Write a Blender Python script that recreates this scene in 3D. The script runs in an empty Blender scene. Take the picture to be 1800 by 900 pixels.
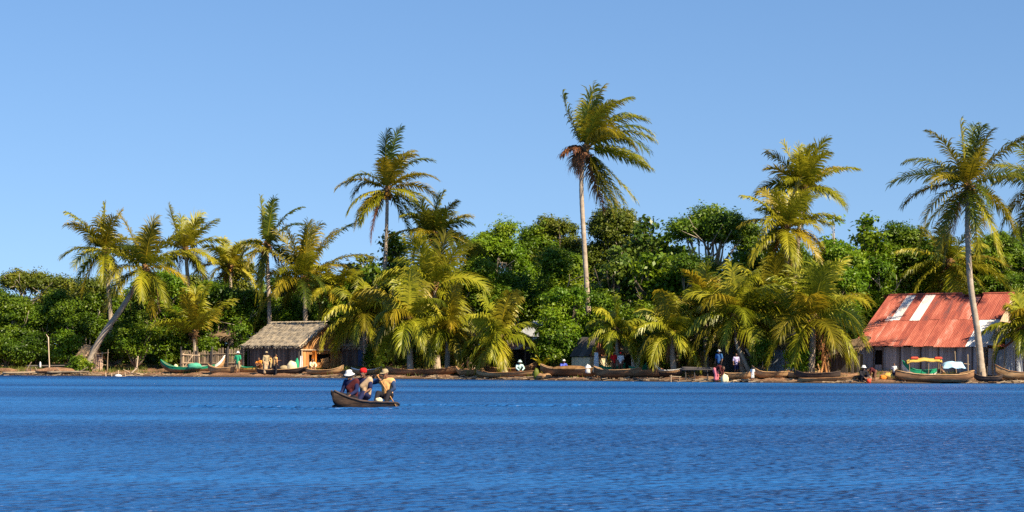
import bpy, math, random
import numpy as np
from mathutils import Vector, Matrix, noise as mnoise

R = math.radians
S = bpy.context.scene
COL = S.collection

# ------------------------------------------------------------------ camera, sky, sun, exposure
EYE = 1.4            # camera height above the water, metres
FPX = 3600.0         # focal length in photograph pixels (photograph is 1800 px wide)
HROW = 632.0         # row of the true horizon
cam_d = bpy.data.cameras.new('camera')
cam_d.sensor_width = 36.0
cam_d.lens = 36.0 * FPX / 1800.0
cam_d.shift_y = (HROW - 450.0) / 1800.0
cam_d.clip_start = 0.5
cam_d.clip_end = 9000.0
cam = bpy.data.objects.new('camera', cam_d)
COL.objects.link(cam)
cam.location = (0, 0, EYE)
ROLL = 0.0045       # the photographer held the camera a quarter degree off level
cam.rotation_euler = (Matrix.Rotation(R(90), 3, 'X') @ Matrix.Rotation(math.atan(ROLL), 3, 'Z')).to_euler()
S.camera = cam

SUN_A = 43.0         # degrees from +X towards the camera
SUN_E = 41.0
world = bpy.data.worlds.new("World")
S.world = world
world.use_nodes = True
wn, wl = world.node_tree.nodes, world.node_tree.links
wn.clear()
sky = wn.new('ShaderNodeTexSky')
sky.sky_type = 'NISHITA'
sky.sun_disc = False
sky.sun_elevation = R(SUN_E)
sky.sun_rotation = R(90 + SUN_A)
sky.altitude = 0
sky.air_density = 1.0
sky.dust_density = 0.15
sky.ozone_density = 2.0
hs = wn.new('ShaderNodeHueSaturation')
hs.inputs['Saturation'].default_value = 1.18
bg = wn.new('ShaderNodeBackground')
bg.inputs['Strength'].default_value = 0.072
wo = wn.new('ShaderNodeOutputWorld')
# the air over the lagoon is clear: the blue of the higher sky comes down closer to the horizon
tcw = wn.new('ShaderNodeTexCoord')
mpw = wn.new('ShaderNodeMapping')
mpw.inputs['Scale'].default_value = (1, 1, 0.8)
mpw.inputs['Location'].default_value = (0, 0, 0.115)
nrw = wn.new('ShaderNodeVectorMath'); nrw.operation = 'NORMALIZE'
wl.new(tcw.outputs['Generated'], mpw.inputs['Vector'])
wl.new(mpw.outputs[0], nrw.inputs[0])
wl.new(nrw.outputs[0], sky.inputs['Vector'])
tint = wn.new('ShaderNodeMix'); tint.data_type = 'RGBA'; tint.blend_type = 'MULTIPLY'
tint.inputs['Factor'].default_value = 1.0
tint.inputs['B'].default_value = (1.0, 0.985, 1.04, 1)
wl.new(sky.outputs[0], tint.inputs['A'])
wl.new(tint.outputs['Result'], hs.inputs['Color'])
wl.new(hs.outputs[0], bg.inputs['Color'])
wl.new(bg.outputs[0], wo.inputs['Surface'])

sd = bpy.data.lights.new('sun', 'SUN')
sd.energy = 5.0
sd.angle = R(0.5)
sd.color = (1.0, 0.85, 0.62)
sun = bpy.data.objects.new('sun', sd)
COL.objects.link(sun)
to_sun = Vector((math.cos(R(SUN_A)) * math.cos(R(SUN_E)), -math.sin(R(SUN_A)) * math.cos(R(SUN_E)), math.sin(R(SUN_E))))
sun.rotation_euler = to_sun.to_track_quat('Z', 'Y').to_euler()

S.view_settings.view_transform = 'Standard'
S.view_settings.look = 'None'
S.view_settings.gamma = 1.0
S.view_settings.exposure = 1.0
S.render.engine = 'CYCLES'
S.cycles.max_bounces = 5
S.cycles.diffuse_bounces = 2
S.cycles.glossy_bounces = 2
S.cycles.transmission_bounces = 2
S.cycles.use_denoising = False

# ------------------------------------------------------------------ where things stand
SH_PX = [-3000, -900, -300, 0, 300, 600, 900, 1250, 1500, 1800, 2100, 2700, 4800]
SH_Y = [205, 182, 165, 157, 154, 146.7, 140, 131, 128, 132.6, 137, 146, 180]


def shoreY(px):
    return float(np.interp(px, SH_PX, SH_Y))


G_OFF = [-40, -6, -1.5, -0.3, 0.25, 1.0, 3.0, 6.0, 12, 30, 60, 200, 6000]
G_Z = [-6, -1.2, -0.3, -0.05, 0.12, 0.22, 0.40, 0.58, 0.8, 1.1, 1.4, 2.0, 2.0]


def gz(off):
    return float(np.interp(off, G_OFF, G_Z))


def pix(px, row, Y):
    x, y = px - 900, HROW - row
    return Vector(((x - y * ROLL) / FPX * Y, Y, EYE + (y + x * ROLL) / FPX * Y))


def P(px, off, z=None):
    Y = shoreY(px) + off
    return Vector(((px - 900) / FPX * Y, Y, gz(off) if z is None else z))


def PR(px, row, off):
    """a point seen at (px,row) standing off metres behind the shoreline"""
    Y = shoreY(px) + off
    return pix(px, row, Y)


def mpp(px, off=0):
    return (shoreY(px) + off) / FPX


# ------------------------------------------------------------------ object helpers
def tag(o, label=None, cat=None, group=None, kind=None):
    if label: o['label'] = label
    if cat: o['category'] = cat
    if group: o['group'] = group
    if kind: o['kind'] = kind
    return o


def empty(name, loc=(0, 0, 0), rz=0.0, label=None, cat=None, group=None):
    o = bpy.data.objects.new(name, None)
    COL.objects.link(o)
    o.location = loc
    o.rotation_euler = (0, 0, rz)
    o.empty_display_size = 0.2
    return tag(o, label, cat, group)


class MB:
    """collects shapes that become ONE mesh"""
    def __init__(s):
        s.v = []; s.f = []; s.m = []; s.cur = 0; s.var = []; s.cv = None

    def add(s, vs, fs):
        b = len(s.v)
        s.v.extend([tuple(v) for v in vs])
        s.f.extend([tuple(i + b for i in f) for f in fs])
        s.m.extend([s.cur] * len(fs))
        val = random.random() if s.cv is None else s.cv
        s.var.extend([val] * len(fs))

    def box(s, c, d, rz=0.0, ry=0.0, rx=0.0, taper=1.0):
        x, y, z = d[0] / 2, d[1] / 2, d[2] / 2
        vs = [Vector((sx * x * (taper if sz > 0 else 1), sy * y * (taper if sz > 0 else 1), sz * z)) for sz in (-1, 1) for sy in (-1, 1) for sx in (-1, 1)]
        M = Matrix.Rotation(rz, 3, 'Z') @ Matrix.Rotation(ry, 3, 'Y') @ Matrix.Rotation(rx, 3, 'X')
        vs = [M @ v + Vector(c) for v in vs]
        s.add(vs, [(0, 2, 3, 1), (4, 5, 7, 6), (0, 1, 5, 4), (2, 6, 7, 3), (0, 4, 6, 2), (1, 3, 7, 5)])

    def tube(s, pts, rad, n=8, cap=True):
        pts = [Vector(p) for p in pts]
        k = len(pts)
        if not hasattr(rad, '__len__'): rad = [rad] * k
        vs = []
        a = None
        for i, p in enumerate(pts):
            t = (pts[min(i + 1, k - 1)] - pts[max(i - 1, 0)]).normalized()
            if a is None:
                a = t.orthogonal().normalized()
            a = (a - t * a.dot(t)).normalized()
            b = t.cross(a)
            for j in range(n):
                q = 2 * math.pi * j / n
                vs.append(p + (a * math.cos(q) + b * math.sin(q)) * rad[i])
        fs = []
        for i in range(k - 1):
            for j in range(n):
                j2 = (j + 1) % n
                fs.append((i * n + j, i * n + j2, (i + 1) * n + j2, (i + 1) * n + j))
        if cap:
            fs.append(tuple(range(n - 1, -1, -1)))
            fs.append(tuple((k - 1) * n + j for j in range(n)))
        s.add(vs, fs)

    def ball(s, c, r, nu=12, nv=8, M=None, squash=(1, 1, 1)):
        c = Vector(c)
        vs = []
        for i in range(nv + 1):
            th = math.pi * i / nv
            for j in range(nu):
                ph = 2 * math.pi * j / nu
                v = Vector((r * squash[0] * math.sin(th) * math.cos(ph), r * squash[1] * math.sin(th) * math.sin(ph), r * squash[2] * math.cos(th)))
                if M is not None: v = M @ v
                vs.append(c + v)
        fs = [(i * nu + j, (i + 1) * nu + j, (i + 1) * nu + (j + 1) % nu, i * nu + (j + 1) % nu) for i in range(nv) for j in range(nu)]
        s.add(vs, fs)

    def capsule(s, p0, p1, r0, r1, n=10):
        p0, p1 = Vector(p0), Vector(p1)
        t = (p1 - p0)
        L = t.length
        if L < 1e-5: return
        t /= L
        pts, rad = [], []
        for k in range(4):
            q = math.pi / 2 * k / 4
            pts.append(p0 - t * r0 * math.cos(q)); rad.append(max(r0 * math.sin(q), 1e-4))
        for k in range(5):
            pts.append(p0 + t * L * k / 4); rad.append(r0 + (r1 - r0) * k / 4)
        for k in range(1, 5):
            q = math.pi / 2 * k / 4
            pts.append(p1 + t * r1 * math.sin(q)); rad.append(max(r1 * math.cos(q), 1e-4))
        s.tube(pts, rad, n)

    def build(s, name, mats, parent=None, smooth=False, loc=None):
        me = bpy.data.meshes.new(name)
        me.from_pydata(s.v, [], s.f)
        if not isinstance(mats, (list, tuple)): mats = [mats]
        for m in mats: me.materials.append(m)
        if len(mats) > 1: me.polygons.foreach_set('material_index', s.m)
        at = me.attributes.new('var', 'FLOAT', 'FACE')
        at.data.foreach_set('value', s.var)
        if smooth: me.polygons.foreach_set('use_smooth', [True] * len(s.f))
        me.update()
        o = bpy.data.objects.new(name, me)
        COL.objects.link(o)
        if parent is not None: o.parent = parent
        if loc is not None: o.location = loc
        return o


def quads_object(name, V, var, mat, parent=None, nper=4, smooth=False):
    """V: (k, nper, 3) array, one face per row"""
    k = len(V)
    me = bpy.data.meshes.new(name)
    me.vertices.add(k * nper)
    me.vertices.foreach_set('co', np.ascontiguousarray(V, dtype=np.float32).ravel())
    me.loops.add(k * nper)
    me.loops.foreach_set('vertex_index', np.arange(k * nper, dtype=np.int32))
    me.polygons.add(k)
    me.polygons.foreach_set('loop_start', np.arange(0, k * nper, nper, dtype=np.int32))
    me.materials.append(mat)
    at = me.attributes.new('var', 'FLOAT', 'FACE')
    at.data.foreach_set('value', np.asarray(var, dtype=np.float32))
    me.update(calc_edges=True)
    o = bpy.data.objects.new(name, me)
    COL.objects.link(o)
    if parent is not None: o.parent = parent
    return o


# ------------------------------------------------------------------ materials
def newmat(name):
    m = bpy.data.materials.new(name)
    m.use_nodes = True
    nt = m.node_tree
    nt.nodes.clear()
    out = nt.nodes.new('ShaderNodeOutputMaterial')
    return m, nt, out


def ramp(nt, fac, stops):
    r = nt.nodes.new('ShaderNodeValToRGB')
    els = r.color_ramp.elements
    while len(els) < len(stops): els.new(0.5)
    for e, (p, c) in zip(els, stops):
        e.position = p
        e.color = (*c, 1)
    nt.links.new(fac, r.inputs['Fac'])
    return r.outputs['Color']


def attr(nt):
    a = nt.nodes.new('ShaderNodeAttribute')
    a.attribute_name = 'var'
    return a.outputs['Fac']


def math_node(nt, op, a, b=None, clamp=False):
    n = nt.nodes.new('ShaderNodeMath')
    n.operation = op
    n.use_clamp = clamp
    for i, x in enumerate((a, b)):
        if x is None: continue
        if isinstance(x, (int, float)): n.inputs[i].default_value = x
        else: nt.links.new(x, n.inputs[i])
    return n.outputs[0]


def noise_tex(nt, scale, detail=3.0, rough=0.55, obj=False, stretch=None, loc=None):
    t = nt.nodes.new('ShaderNodeTexNoise')
    t.inputs['Scale'].default_value = scale
    t.inputs['Detail'].default_value = detail
    t.inputs['Roughness'].default_value = rough
    if obj:
        tc = nt.nodes.new('ShaderNodeTexCoord')
        src = tc.outputs['Object']
    else:
        g = nt.nodes.new('ShaderNodeNewGeometry')
        src = g.outputs['Position']
    if stretch or loc:
        mp = nt.nodes.new('ShaderNodeMapping')
        if stretch: mp.inputs['Scale'].default_value = stretch
        if loc: mp.inputs['Location'].default_value = loc
        nt.links.new(src, mp.inputs['Vector'])
        src = mp.outputs['Vector']
    nt.links.new(src, t.inputs['Vector'])
    return t.outputs['Fac']


def leaf_mat(name, stops, trans=0.35, rough=0.45, spec=0.35):
    m, nt, out = newmat(name)
    f = math_node(nt, 'MULTIPLY', attr(nt), 0.72)
    n = noise_tex(nt, 0.55, 2.0)
    f = math_node(nt, 'ADD', f, math_node(nt, 'MULTIPLY', math_node(nt, 'SUBTRACT', n, 0.36), 0.9), True)
    c = ramp(nt, f, stops)
    p = nt.nodes.new('ShaderNodeBsdfPrincipled')
    p.inputs['Roughness'].default_value = rough
    p.inputs['Specular IOR Level'].default_value = spec
    nt.links.new(c, p.inputs['Base Color'])
    t = nt.nodes.new('ShaderNodeBsdfTranslucent')
    nt.links.new(c, t.inputs['Color'])
    mx = nt.nodes.new('ShaderNodeMixShader')
    mx.inputs[0].default_value = trans
    nt.links.new(p.outputs[0], mx.inputs[1])
    nt.links.new(t.outputs[0], mx.inputs[2])
    nt.links.new(mx.outputs[0], out.inputs['Surface'])
    return m


def solid(name, stops, rough=0.75, nscale=2.0, amt=0.6, bump=0.0, bscale=20.0, stretch=None, metal=0.0, spec=0.3, obj=False):
    """stops: list of colours from dark to light; mixes per-piece variation with noise"""
    m, nt, out = newmat(name)
    if len(stops) == 1:
        c0 = stops[0]
        stops = [tuple(x * 0.72 for x in c0), c0, tuple(min(1, x * 1.2) for x in c0)]
    st = [(i / (len(stops) - 1), c) for i, c in enumerate(stops)]
    n = noise_tex(nt, nscale, 4.0, 0.6, obj, stretch)
    f = math_node(nt, 'MULTIPLY', attr(nt), 1 - amt)
    n2 = math_node(nt, 'MULTIPLY', math_node(nt, 'SUBTRACT', n, 0.25), 2.0 * amt)
    f = math_node(nt, 'ADD', f, n2, True)
    c = ramp(nt, f, st)
    p = nt.nodes.new('ShaderNodeBsdfPrincipled')
    p.inputs['Roughness'].default_value = rough
    p.inputs['Metallic'].default_value = metal
    p.inputs['Specular IOR Level'].default_value = spec
    nt.links.new(c, p.inputs['Base Color'])
    if bump:
        b = nt.nodes.new('ShaderNodeBump')
        b.inputs['Strength'].default_value = bump
        b.inputs['Distance'].default_value = 0.03
        nb = noise_tex(nt, bscale, 3.0, 0.6, obj, stretch)
        nt.links.new(nb, b.inputs['Height'])
        nt.links.new(b.outputs[0], p.inputs['Normal'])
    nt.links.new(p.outputs[0], out.inputs['Surface'])
    return m


M = {}
M['frond_green'] = leaf_mat('frond_green', [(0, (0.045, 0.06, 0.005)), (0.5, (0.22, 0.185, 0.010)), (1, (0.50, 0.35, 0.02))], 0.34, 0.42, 0.3)
M['frond_yellow'] = leaf_mat('frond_yellow', [(0, (0.09, 0.12, 0.006)), (0.5, (0.29, 0.28, 0.014)), (1, (0.52, 0.43, 0.03))], 0.36, 0.42, 0.3)
M['frond_lime'] = leaf_mat('frond_lime', [(0, (0.08, 0.12, 0.005)), (0.5, (0.29, 0.30, 0.014)), (1, (0.56, 0.48, 0.05))], 0.34, 0.4, 0.4)
M['frond_dark'] = leaf_mat('frond_dark', [(0, (0.02, 0.042, 0.006)), (0.5, (0.085, 0.115, 0.010)), (1, (0.25, 0.23, 0.018))], 0.26, 0.4, 0.3)
M['frond_dead'] = leaf_mat('frond_dead', [(0, (0.10, 0.035, 0.015)), (0.5, (0.27, 0.11, 0.045)), (1, (0.42, 0.20, 0.09))], 0.25, 0.8, 0.1)
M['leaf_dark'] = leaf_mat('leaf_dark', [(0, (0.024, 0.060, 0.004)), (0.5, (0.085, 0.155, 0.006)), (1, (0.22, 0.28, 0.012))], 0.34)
M['leaf_green'] = leaf_mat('leaf_green', [(0, (0.028, 0.070, 0.004)), (0.5, (0.11, 0.195, 0.007)), (1, (0.27, 0.32, 0.014))], 0.35)
M['leaf_bright'] = leaf_mat('leaf_bright', [(0, (0.035, 0.10, 0.004)), (0.5, (0.13, 0.24, 0.007)), (1, (0.29, 0.36, 0.014))], 0.34)
M['leaf_olive'] = leaf_mat('leaf_olive', [(0, (0.03, 0.055, 0.005)), (0.5, (0.11, 0.145, 0.010)), (1, (0.26, 0.24, 0.018))], 0.28)
M['leaf_big'] = leaf_mat('leaf_big', [(0, (0.02, 0.055, 0.010)), (0.5, (0.07, 0.125, 0.012)), (1, (0.19, 0.24, 0.03))], 0.25, 0.35)
M['leaf_yellow'] = leaf_mat('leaf_yellow', [(0, (0.15, 0.17, 0.01)), (0.5, (0.35, 0.30, 0.012)), (1, (0.55, 0.42, 0.02))], 0.35)
M['grass'] = leaf_mat('grass', [(0, (0.05, 0.09, 0.01)), (0.5, (0.12, 0.16, 0.015)), (1, (0.28, 0.22, 0.05))], 0.3)

M['palm_bark'] = solid('palm_bark', [(0.20, 0.15, 0.105), (0.38, 0.30, 0.22), (0.52, 0.43, 0.33)], 0.9, 1.2, 0.7, 0.5, 9.0, (1, 1, 3))
M['bark'] = solid('bark', [(0.06, 0.045, 0.03), (0.17, 0.13, 0.09), (0.38, 0.31, 0.23)], 0.9, 1.5, 0.7, 0.6, 8.0, (1, 1, .4))
M['pale_bark'] = solid('pale_bark', [(0.18, 0.14, 0.10), (0.36, 0.30, 0.22), (0.50, 0.43, 0.33)], 0.85, 1.5, 0.7, 0.4, 8.0, (1, 1, .4))
M['rachis'] = solid('rachis', [(0.16, 0.14, 0.02), (0.36, 0.27, 0.04)], 0.5)
M['fibre'] = solid('fibre', [(0.05, 0.028, 0.012), (0.17, 0.09, 0.035), (0.35, 0.20, 0.08)], 0.95, 4.0, 0.6)
M['coconut'] = solid('coconut', [(0.30, 0.13, 0.015), (0.62, 0.28, 0.02)], 0.55, 6.0, 0.3)
M['coconut_brown'] = solid('coconut_brown', [(0.10, 0.045, 0.02), (0.28, 0.12, 0.05)], 0.7, 6.0, 0.3)
M['thatch'] = solid('thatch', [(0.12, 0.098, 0.07), (0.36, 0.295, 0.21), (0.58, 0.485, 0.36)], 0.95, 5.0, 0.5, 0.8, 25.0)
M['thatch_brown'] = solid('thatch_brown', [(0.08, 0.055, 0.03), (0.24, 0.16, 0.09), (0.40, 0.28, 0.15)], 0.95, 5.0, 0.5, 0.8, 25.0)
M['wood_orange'] = solid('wood_orange', [(0.28, 0.11, 0.035), (0.52, 0.25, 0.085), (0.68, 0.40, 0.17)], 0.85, 2.0, 0.45, 0.3, 12.0, (1, 1, .3))
M['wood_grey'] = solid('wood_grey', [(0.13, 0.145, 0.16), (0.30, 0.335, 0.37), (0.48, 0.51, 0.54)], 0.9, 1.8, 0.45, 0.4, 12.0, (1, 1, .25))
M['wood_dark'] = solid('wood_dark', [(0.035, 0.03, 0.028), (0.085, 0.075, 0.07), (0.16, 0.14, 0.12)], 0.9, 1.8, 0.5, 0.4, 12.0, (1, 1, .25))
M['wall_stick'] = solid('wall_stick', [(0.05, 0.042, 0.038), (0.135, 0.115, 0.098), (0.26, 0.22, 0.18)], 0.9, 1.8, 0.5, 0.4, 12.0, (1, 1, .25))
M['wood_pale'] = solid('wood_pale', [(0.30, 0.20, 0.12), (0.52, 0.38, 0.25), (0.70, 0.54, 0.38)], 0.85, 1.8, 0.5, 0.3, 12.0, (1, 1, .3))
M['stick'] = solid('stick', [(0.12, 0.085, 0.055), (0.30, 0.22, 0.14), (0.48, 0.37, 0.25)], 0.9, 2.0, 0.4, 0.3, 12.0)
M['hull_brown'] = solid('hull_brown', [(0.06, 0.03, 0.015), (0.22, 0.11, 0.05), (0.52, 0.29, 0.14)], 0.75, 1.6, 0.75, 0.4, 8.0, (.5, .5, 3), obj=True)
M['hull_tan'] = solid('hull_tan', [(0.12, 0.06, 0.028), (0.38, 0.22, 0.10), (0.66, 0.44, 0.24)], 0.75, 1.6, 0.75, 0.4, 8.0, (.5, .5, 3), obj=True)
M['hull_dark'] = solid('hull_dark', [(0.018, 0.013, 0.012), (0.05, 0.035, 0.03), (0.12, 0.08, 0.06)], 0.7, 1.6, 0.75, 0.4, 8.0, (.5, .5, 3), obj=True)
M['canoe_wood'] = solid('canoe_wood', [(0.008, 0.006, 0.005), (0.032, 0.019, 0.012), (0.13, 0.075, 0.042)], 0.7, 2.5, 0.75, 0.5, 8.0, (.5, .5, 3), obj=True)
M['hull_inside'] = solid('hull_inside', [(0.05, 0.03, 0.018), (0.16, 0.095, 0.05), (0.30, 0.19, 0.10)], 0.85, 3.0, 0.7, 0.3, 10.0, obj=True)
M['paint_green'] = solid('paint_green', [(0.005, 0.14, 0.07), (0.012, 0.26, 0.13), (0.03, 0.36, 0.20)], 0.55, 3.0, 0.6)
M['paint_white'] = solid('paint_white', [(0.50, 0.48, 0.42), (0.74, 0.72, 0.66), (0.82, 0.81, 0.77)], 0.6, 3.0, 0.6)
M['paint_yellow'] = solid('paint_yellow', [(0.30, 0.20, 0.04), (0.52, 0.35, 0.07), (0.62, 0.46, 0.14)], 0.6, 3.0, 0.6)
M['paint_red'] = solid('paint_red', [(0.35, 0.03, 0.015), (0.62, 0.06, 0.025), (0.7, 0.12, 0.06)], 0.6, 3.0, 0.6)
M['tarp_blue'] = solid('tarp_blue', [(0.20, 0.42, 0.62), (0.38, 0.62, 0.80), (0.55, 0.75, 0.88)], 0.5, 2.0, 0.6)
M['metal_roof_grey'] = solid('metal_roof_grey', [(0.18, 0.19, 0.20), (0.36, 0.37, 0.38), (0.52, 0.52, 0.52)], 0.55, 1.5, 0.6)
M['painted_shade'] = solid('painted_shade', [(0.012, 0.011, 0.010), (0.02, 0.018, 0.016)], 0.95)  # near-black colour standing in for the shade indoors
M['net_green'] = solid('net_green', [(0.04, 0.25, 0.16), (0.10, 0.42, 0.27)], 0.9, 8.0)


def cloth(name, c):
    return solid(name, [tuple(x * 0.75 for x in c), c, tuple(min(.9, x * 1.15) for x in c)], 0.9, 6.0, 0.6, 0.2, 14.0)


for k, c in dict(white=(.66, .65, .62), red=(.62, .012, .012), navy=(.008, .012, .055), black=(.014, .013, .018), beige=(.46, .32, .19),
                 tan=(.66, .37, .14), maroon=(.07, .010, .012), slate=(.02, .045, .11), denim=(.035, .12, .30), green=(.02, .30, .15), orange=(.78, .25, .03),
                 lilac=(.50, .42, .62), blue=(.08, .12, .55), teal=(.42, .62, .60), khaki=(.36, .28, .16), brown=(.15, .07, .04), pink=(.6, .16, .2),
                 cream=(.72, .62, .40)).items():
    M['c_' + k] = cloth('cloth_' + k, c)
M['skin'] = solid('skin', [(.10, .045, .025), (.17, .078, .042), (.22, .10, .055)], 0.5, 6.0, 0.6, spec=.4)
M['hair'] = solid('hair', [(.008, .007, .006), (.02, .016, .013)], 0.8, 20.0)
M['eye'] = solid('eye', [(.5, .5, .48), (.6, .6, .58)], 0.3)
M['lips'] = solid('lips', [(.14, .035, .03), (.2, .05, .045)], 0.5)


def roof_mat(name, base, light):
    """corrugated sheet: per-sheet colour from 'var', rust streaks"""
    m, nt, out = newmat(name)
    n = noise_tex(nt, 1.0, 5.0, 0.65, True, (2.2, .35, .6))
    n2 = noise_tex(nt, 6.0, 4.0, 0.6, True, (2.5, .4, .6))
    f = math_node(nt, 'ADD', math_node(nt, 'MULTIPLY', n, 1.1), math_node(nt, 'MULTIPLY', n2, 0.35))
    f = math_node(nt, 'ADD', f, math_node(nt, 'MULTIPLY', math_node(nt, 'SUBTRACT', attr(nt), 0.5), 0.35))
    f = math_node(nt, 'SUBTRACT', f, 0.24, True)
    c = ramp(nt, f, base)
    v = math_node(nt, 'GREATER_THAN', attr(nt), 0.9)
    mix = nt.nodes.new('ShaderNodeMix')
    mix.data_type = 'RGBA'
    lc = ramp(nt, f, light)
    nt.links.new(v, mix.inputs['Factor'])
    nt.links.new(c, mix.inputs['A'])
    nt.links.new(lc, mix.inputs['B'])
    p = nt.nodes.new('ShaderNodeBsdfPrincipled')
    p.inputs['Roughness'].default_value = 0.7
    nt.links.new(mix.outputs['Result'], p.inputs['Base Color'])
    nt.links.new(p.outputs[0], out.inputs['Surface'])
    return m


M['roof_red'] = roof_mat('roof_red', [(0.1, (.10, .045, .045)), (.32, (.30, .06, .035)), (.55, (.46, .125, .075)), (.70, (.54, .25, .19)), (1, (.68, .48, .42))],
                         [(0.1, (.42, .16, .10)), (.4, (.60, .45, .40)), (.65, (.70, .68, .66)), (1, (.78, .78, .78))])
M['roof_striped'] = roof_mat('roof_striped', [(0, (.25, .08, .04)), (.5, (.5, .2, .12)), (1, (.6, .42, .34))],
                             [(0, (.42, .36, .33)), (.5, (.6, .58, .56)), (1, (.7, .7, .7))])


def ground_mat():
    m, nt, out = newmat('ground_soil')
    a = noise_tex(nt, 0.6, 5.0, 0.6)
    b = noise_tex(nt, 6.0, 5.0, 0.7)
    f = math_node(nt, 'ADD', math_node(nt, 'MULTIPLY', a, 0.9), math_node(nt, 'MULTIPLY', b, 0.6))
    f = math_node(nt, 'SUBTRACT', f, 0.25, True)
    c = ramp(nt, f, [(0.1, (.06, .03, .015)), (.42, (.18, .09, .045)), (.65, (.33, .18, .095)), (.9, (.48, .32, .19))])
    p = nt.nodes.new('ShaderNodeBsdfPrincipled')
    p.inputs['Roughness'].default_value = 0.95
    # wet dark soil just above the water
    gg = nt.nodes.new('ShaderNodeNewGeometry'); sx = nt.nodes.new('ShaderNodeSeparateXYZ')
    nt.links.new(gg.outputs['Position'], sx.inputs[0])
    wet = math_node(nt, 'MULTIPLY', math_node(nt, 'SUBTRACT', sx.outputs['Z'], 0.04), 6.0, True)
    mx = nt.nodes.new('ShaderNodeMix'); mx.data_type = 'RGBA'
    mx.inputs['A'].default_value = (.035, .022, .014, 1)
    nt.links.new(wet, mx.inputs['Factor']); nt.links.new(c, mx.inputs['B'])
    c = mx.outputs['Result']
    nt.links.new(c, p.inputs['Base Color'])
    bp = nt.nodes.new('ShaderNodeBump')
    bp.inputs['Strength'].default_value = 0.9
    bp.inputs['Distance'].default_value = 0.12
    nt.links.new(b, bp.inputs['Height'])
    nt.links.new(bp.outputs[0], p.inputs['Normal'])
    nt.links.new(p.outputs[0], out.inputs['Surface'])
    return m


def water_mat():
    m, nt, out = newmat('lagoon_water')
    p = nt.nodes.new('ShaderNodeBsdfPrincipled')
    p.inputs['IOR'].default_value = 1.33
    # ripples of several sizes, longer across the view than along it, with rougher and calmer patches of wind
    big = noise_tex(nt, 0.045, 5.0, 0.62, stretch=(0.22, 1.0, 1.0))
    patch = math_node(nt, 'MULTIPLY', math_node(nt, 'SUBTRACT', big, 0.40), 4.5, True)
    w0 = noise_tex(nt, 0.55, 2.0, 0.5, stretch=(0.45, 1.0, 1.0))
    w1 = noise_tex(nt, 3.6, 2.0, 0.55, stretch=(0.8, 1.0, 1.0))
    w2 = noise_tex(nt, 8.0, 1.0, 0.6, stretch=(0.6, 1.0, 1.0))
    amp = math_node(nt, 'ADD', math_node(nt, 'MULTIPLY', patch, 0.9), 0.5)
    h = math_node(nt, 'ADD', math_node(nt, 'MULTIPLY', w1, 0.45), math_node(nt, 'MULTIPLY', w2, 0.10))
    h = math_node(nt, 'ADD', math_node(nt, 'MULTIPLY', h, amp), math_node(nt, 'MULTIPLY', w0, 0.55))
    b = nt.nodes.new('ShaderNodeBump')
    b.inputs['Strength'].default_value = 1.0
    b.inputs['Distance'].default_value = 1.05
    nt.links.new(h, b.inputs['Height'])
    nt.links.new(b.outputs[0], p.inputs['Normal'])
    c = ramp(nt, patch, [(0, (0.018, 0.118, 0.34)), (1, (0.006, 0.050, 0.19))])  # sky reflection painted into the colour, deeper blue in the rougher patches
    nt.links.new(c, p.inputs['Base Color'])
    p.inputs['Specular IOR Level'].default_value = 0.30
    p.inputs['Roughness'].default_value = 0.36
    nt.links.new(p.outputs[0], out.inputs['Surface'])
    return m


# ------------------------------------------------------------------ setting: water, ground
random.seed(7)
rng = np.random.default_rng(11)

WATER = water_mat()
wb = MB()
wb.add([(-4000, -3000, 0), (4000, -3000, 0), (4000, 5000, 0), (-4000, 5000, 0)], [(0, 1, 2, 3)])
tag(wb.build('water', WATER), kind='structure')

cols = list(np.arange(-3000, -100, 100)) + list(np.arange(-100, 1900, 5)) + list(np.arange(1900, 4900, 100))
offs = [-40, -6, -3, -1.5, -.8, -.3, 0, .25, .5, .75, 1, 1.4, 1.8, 2.3, 3, 4, 5, 6, 8, 10, 12, 16, 22, 30, 45, 60, 100, 200, 600, 2500, 6000]
gv, gf = [], []
for i, px in enumerate(cols):
    for j, of in enumerate(offs):
        p = P(px, of)
        if -2 < of < 60:
            n = mnoise.noise(Vector((p.x * 0.7, p.y * 0.9, 3.1))) * 0.16 + mnoise.noise(Vector((p.x * 2.6, p.y * 3, 9.1))) * 0.08
            p.z += n * (1.0 if of > 0.2 else 0.5)
            if of < 6: p.z += mnoise.noise(Vector((p.x * .22, 4.4, 0))) * .16
        gv.append(p)
nn = len(offs)
for i in range(len(cols) - 1):
    for j in range(nn - 1):
        gf.append((i * nn + j, (i + 1) * nn + j, (i + 1) * nn + j + 1, i * nn + j + 1))
g = MB()
g.add(gv, gf)
go = g.build('ground', ground_mat(), smooth=True)
tag(go, kind='structure')

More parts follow.
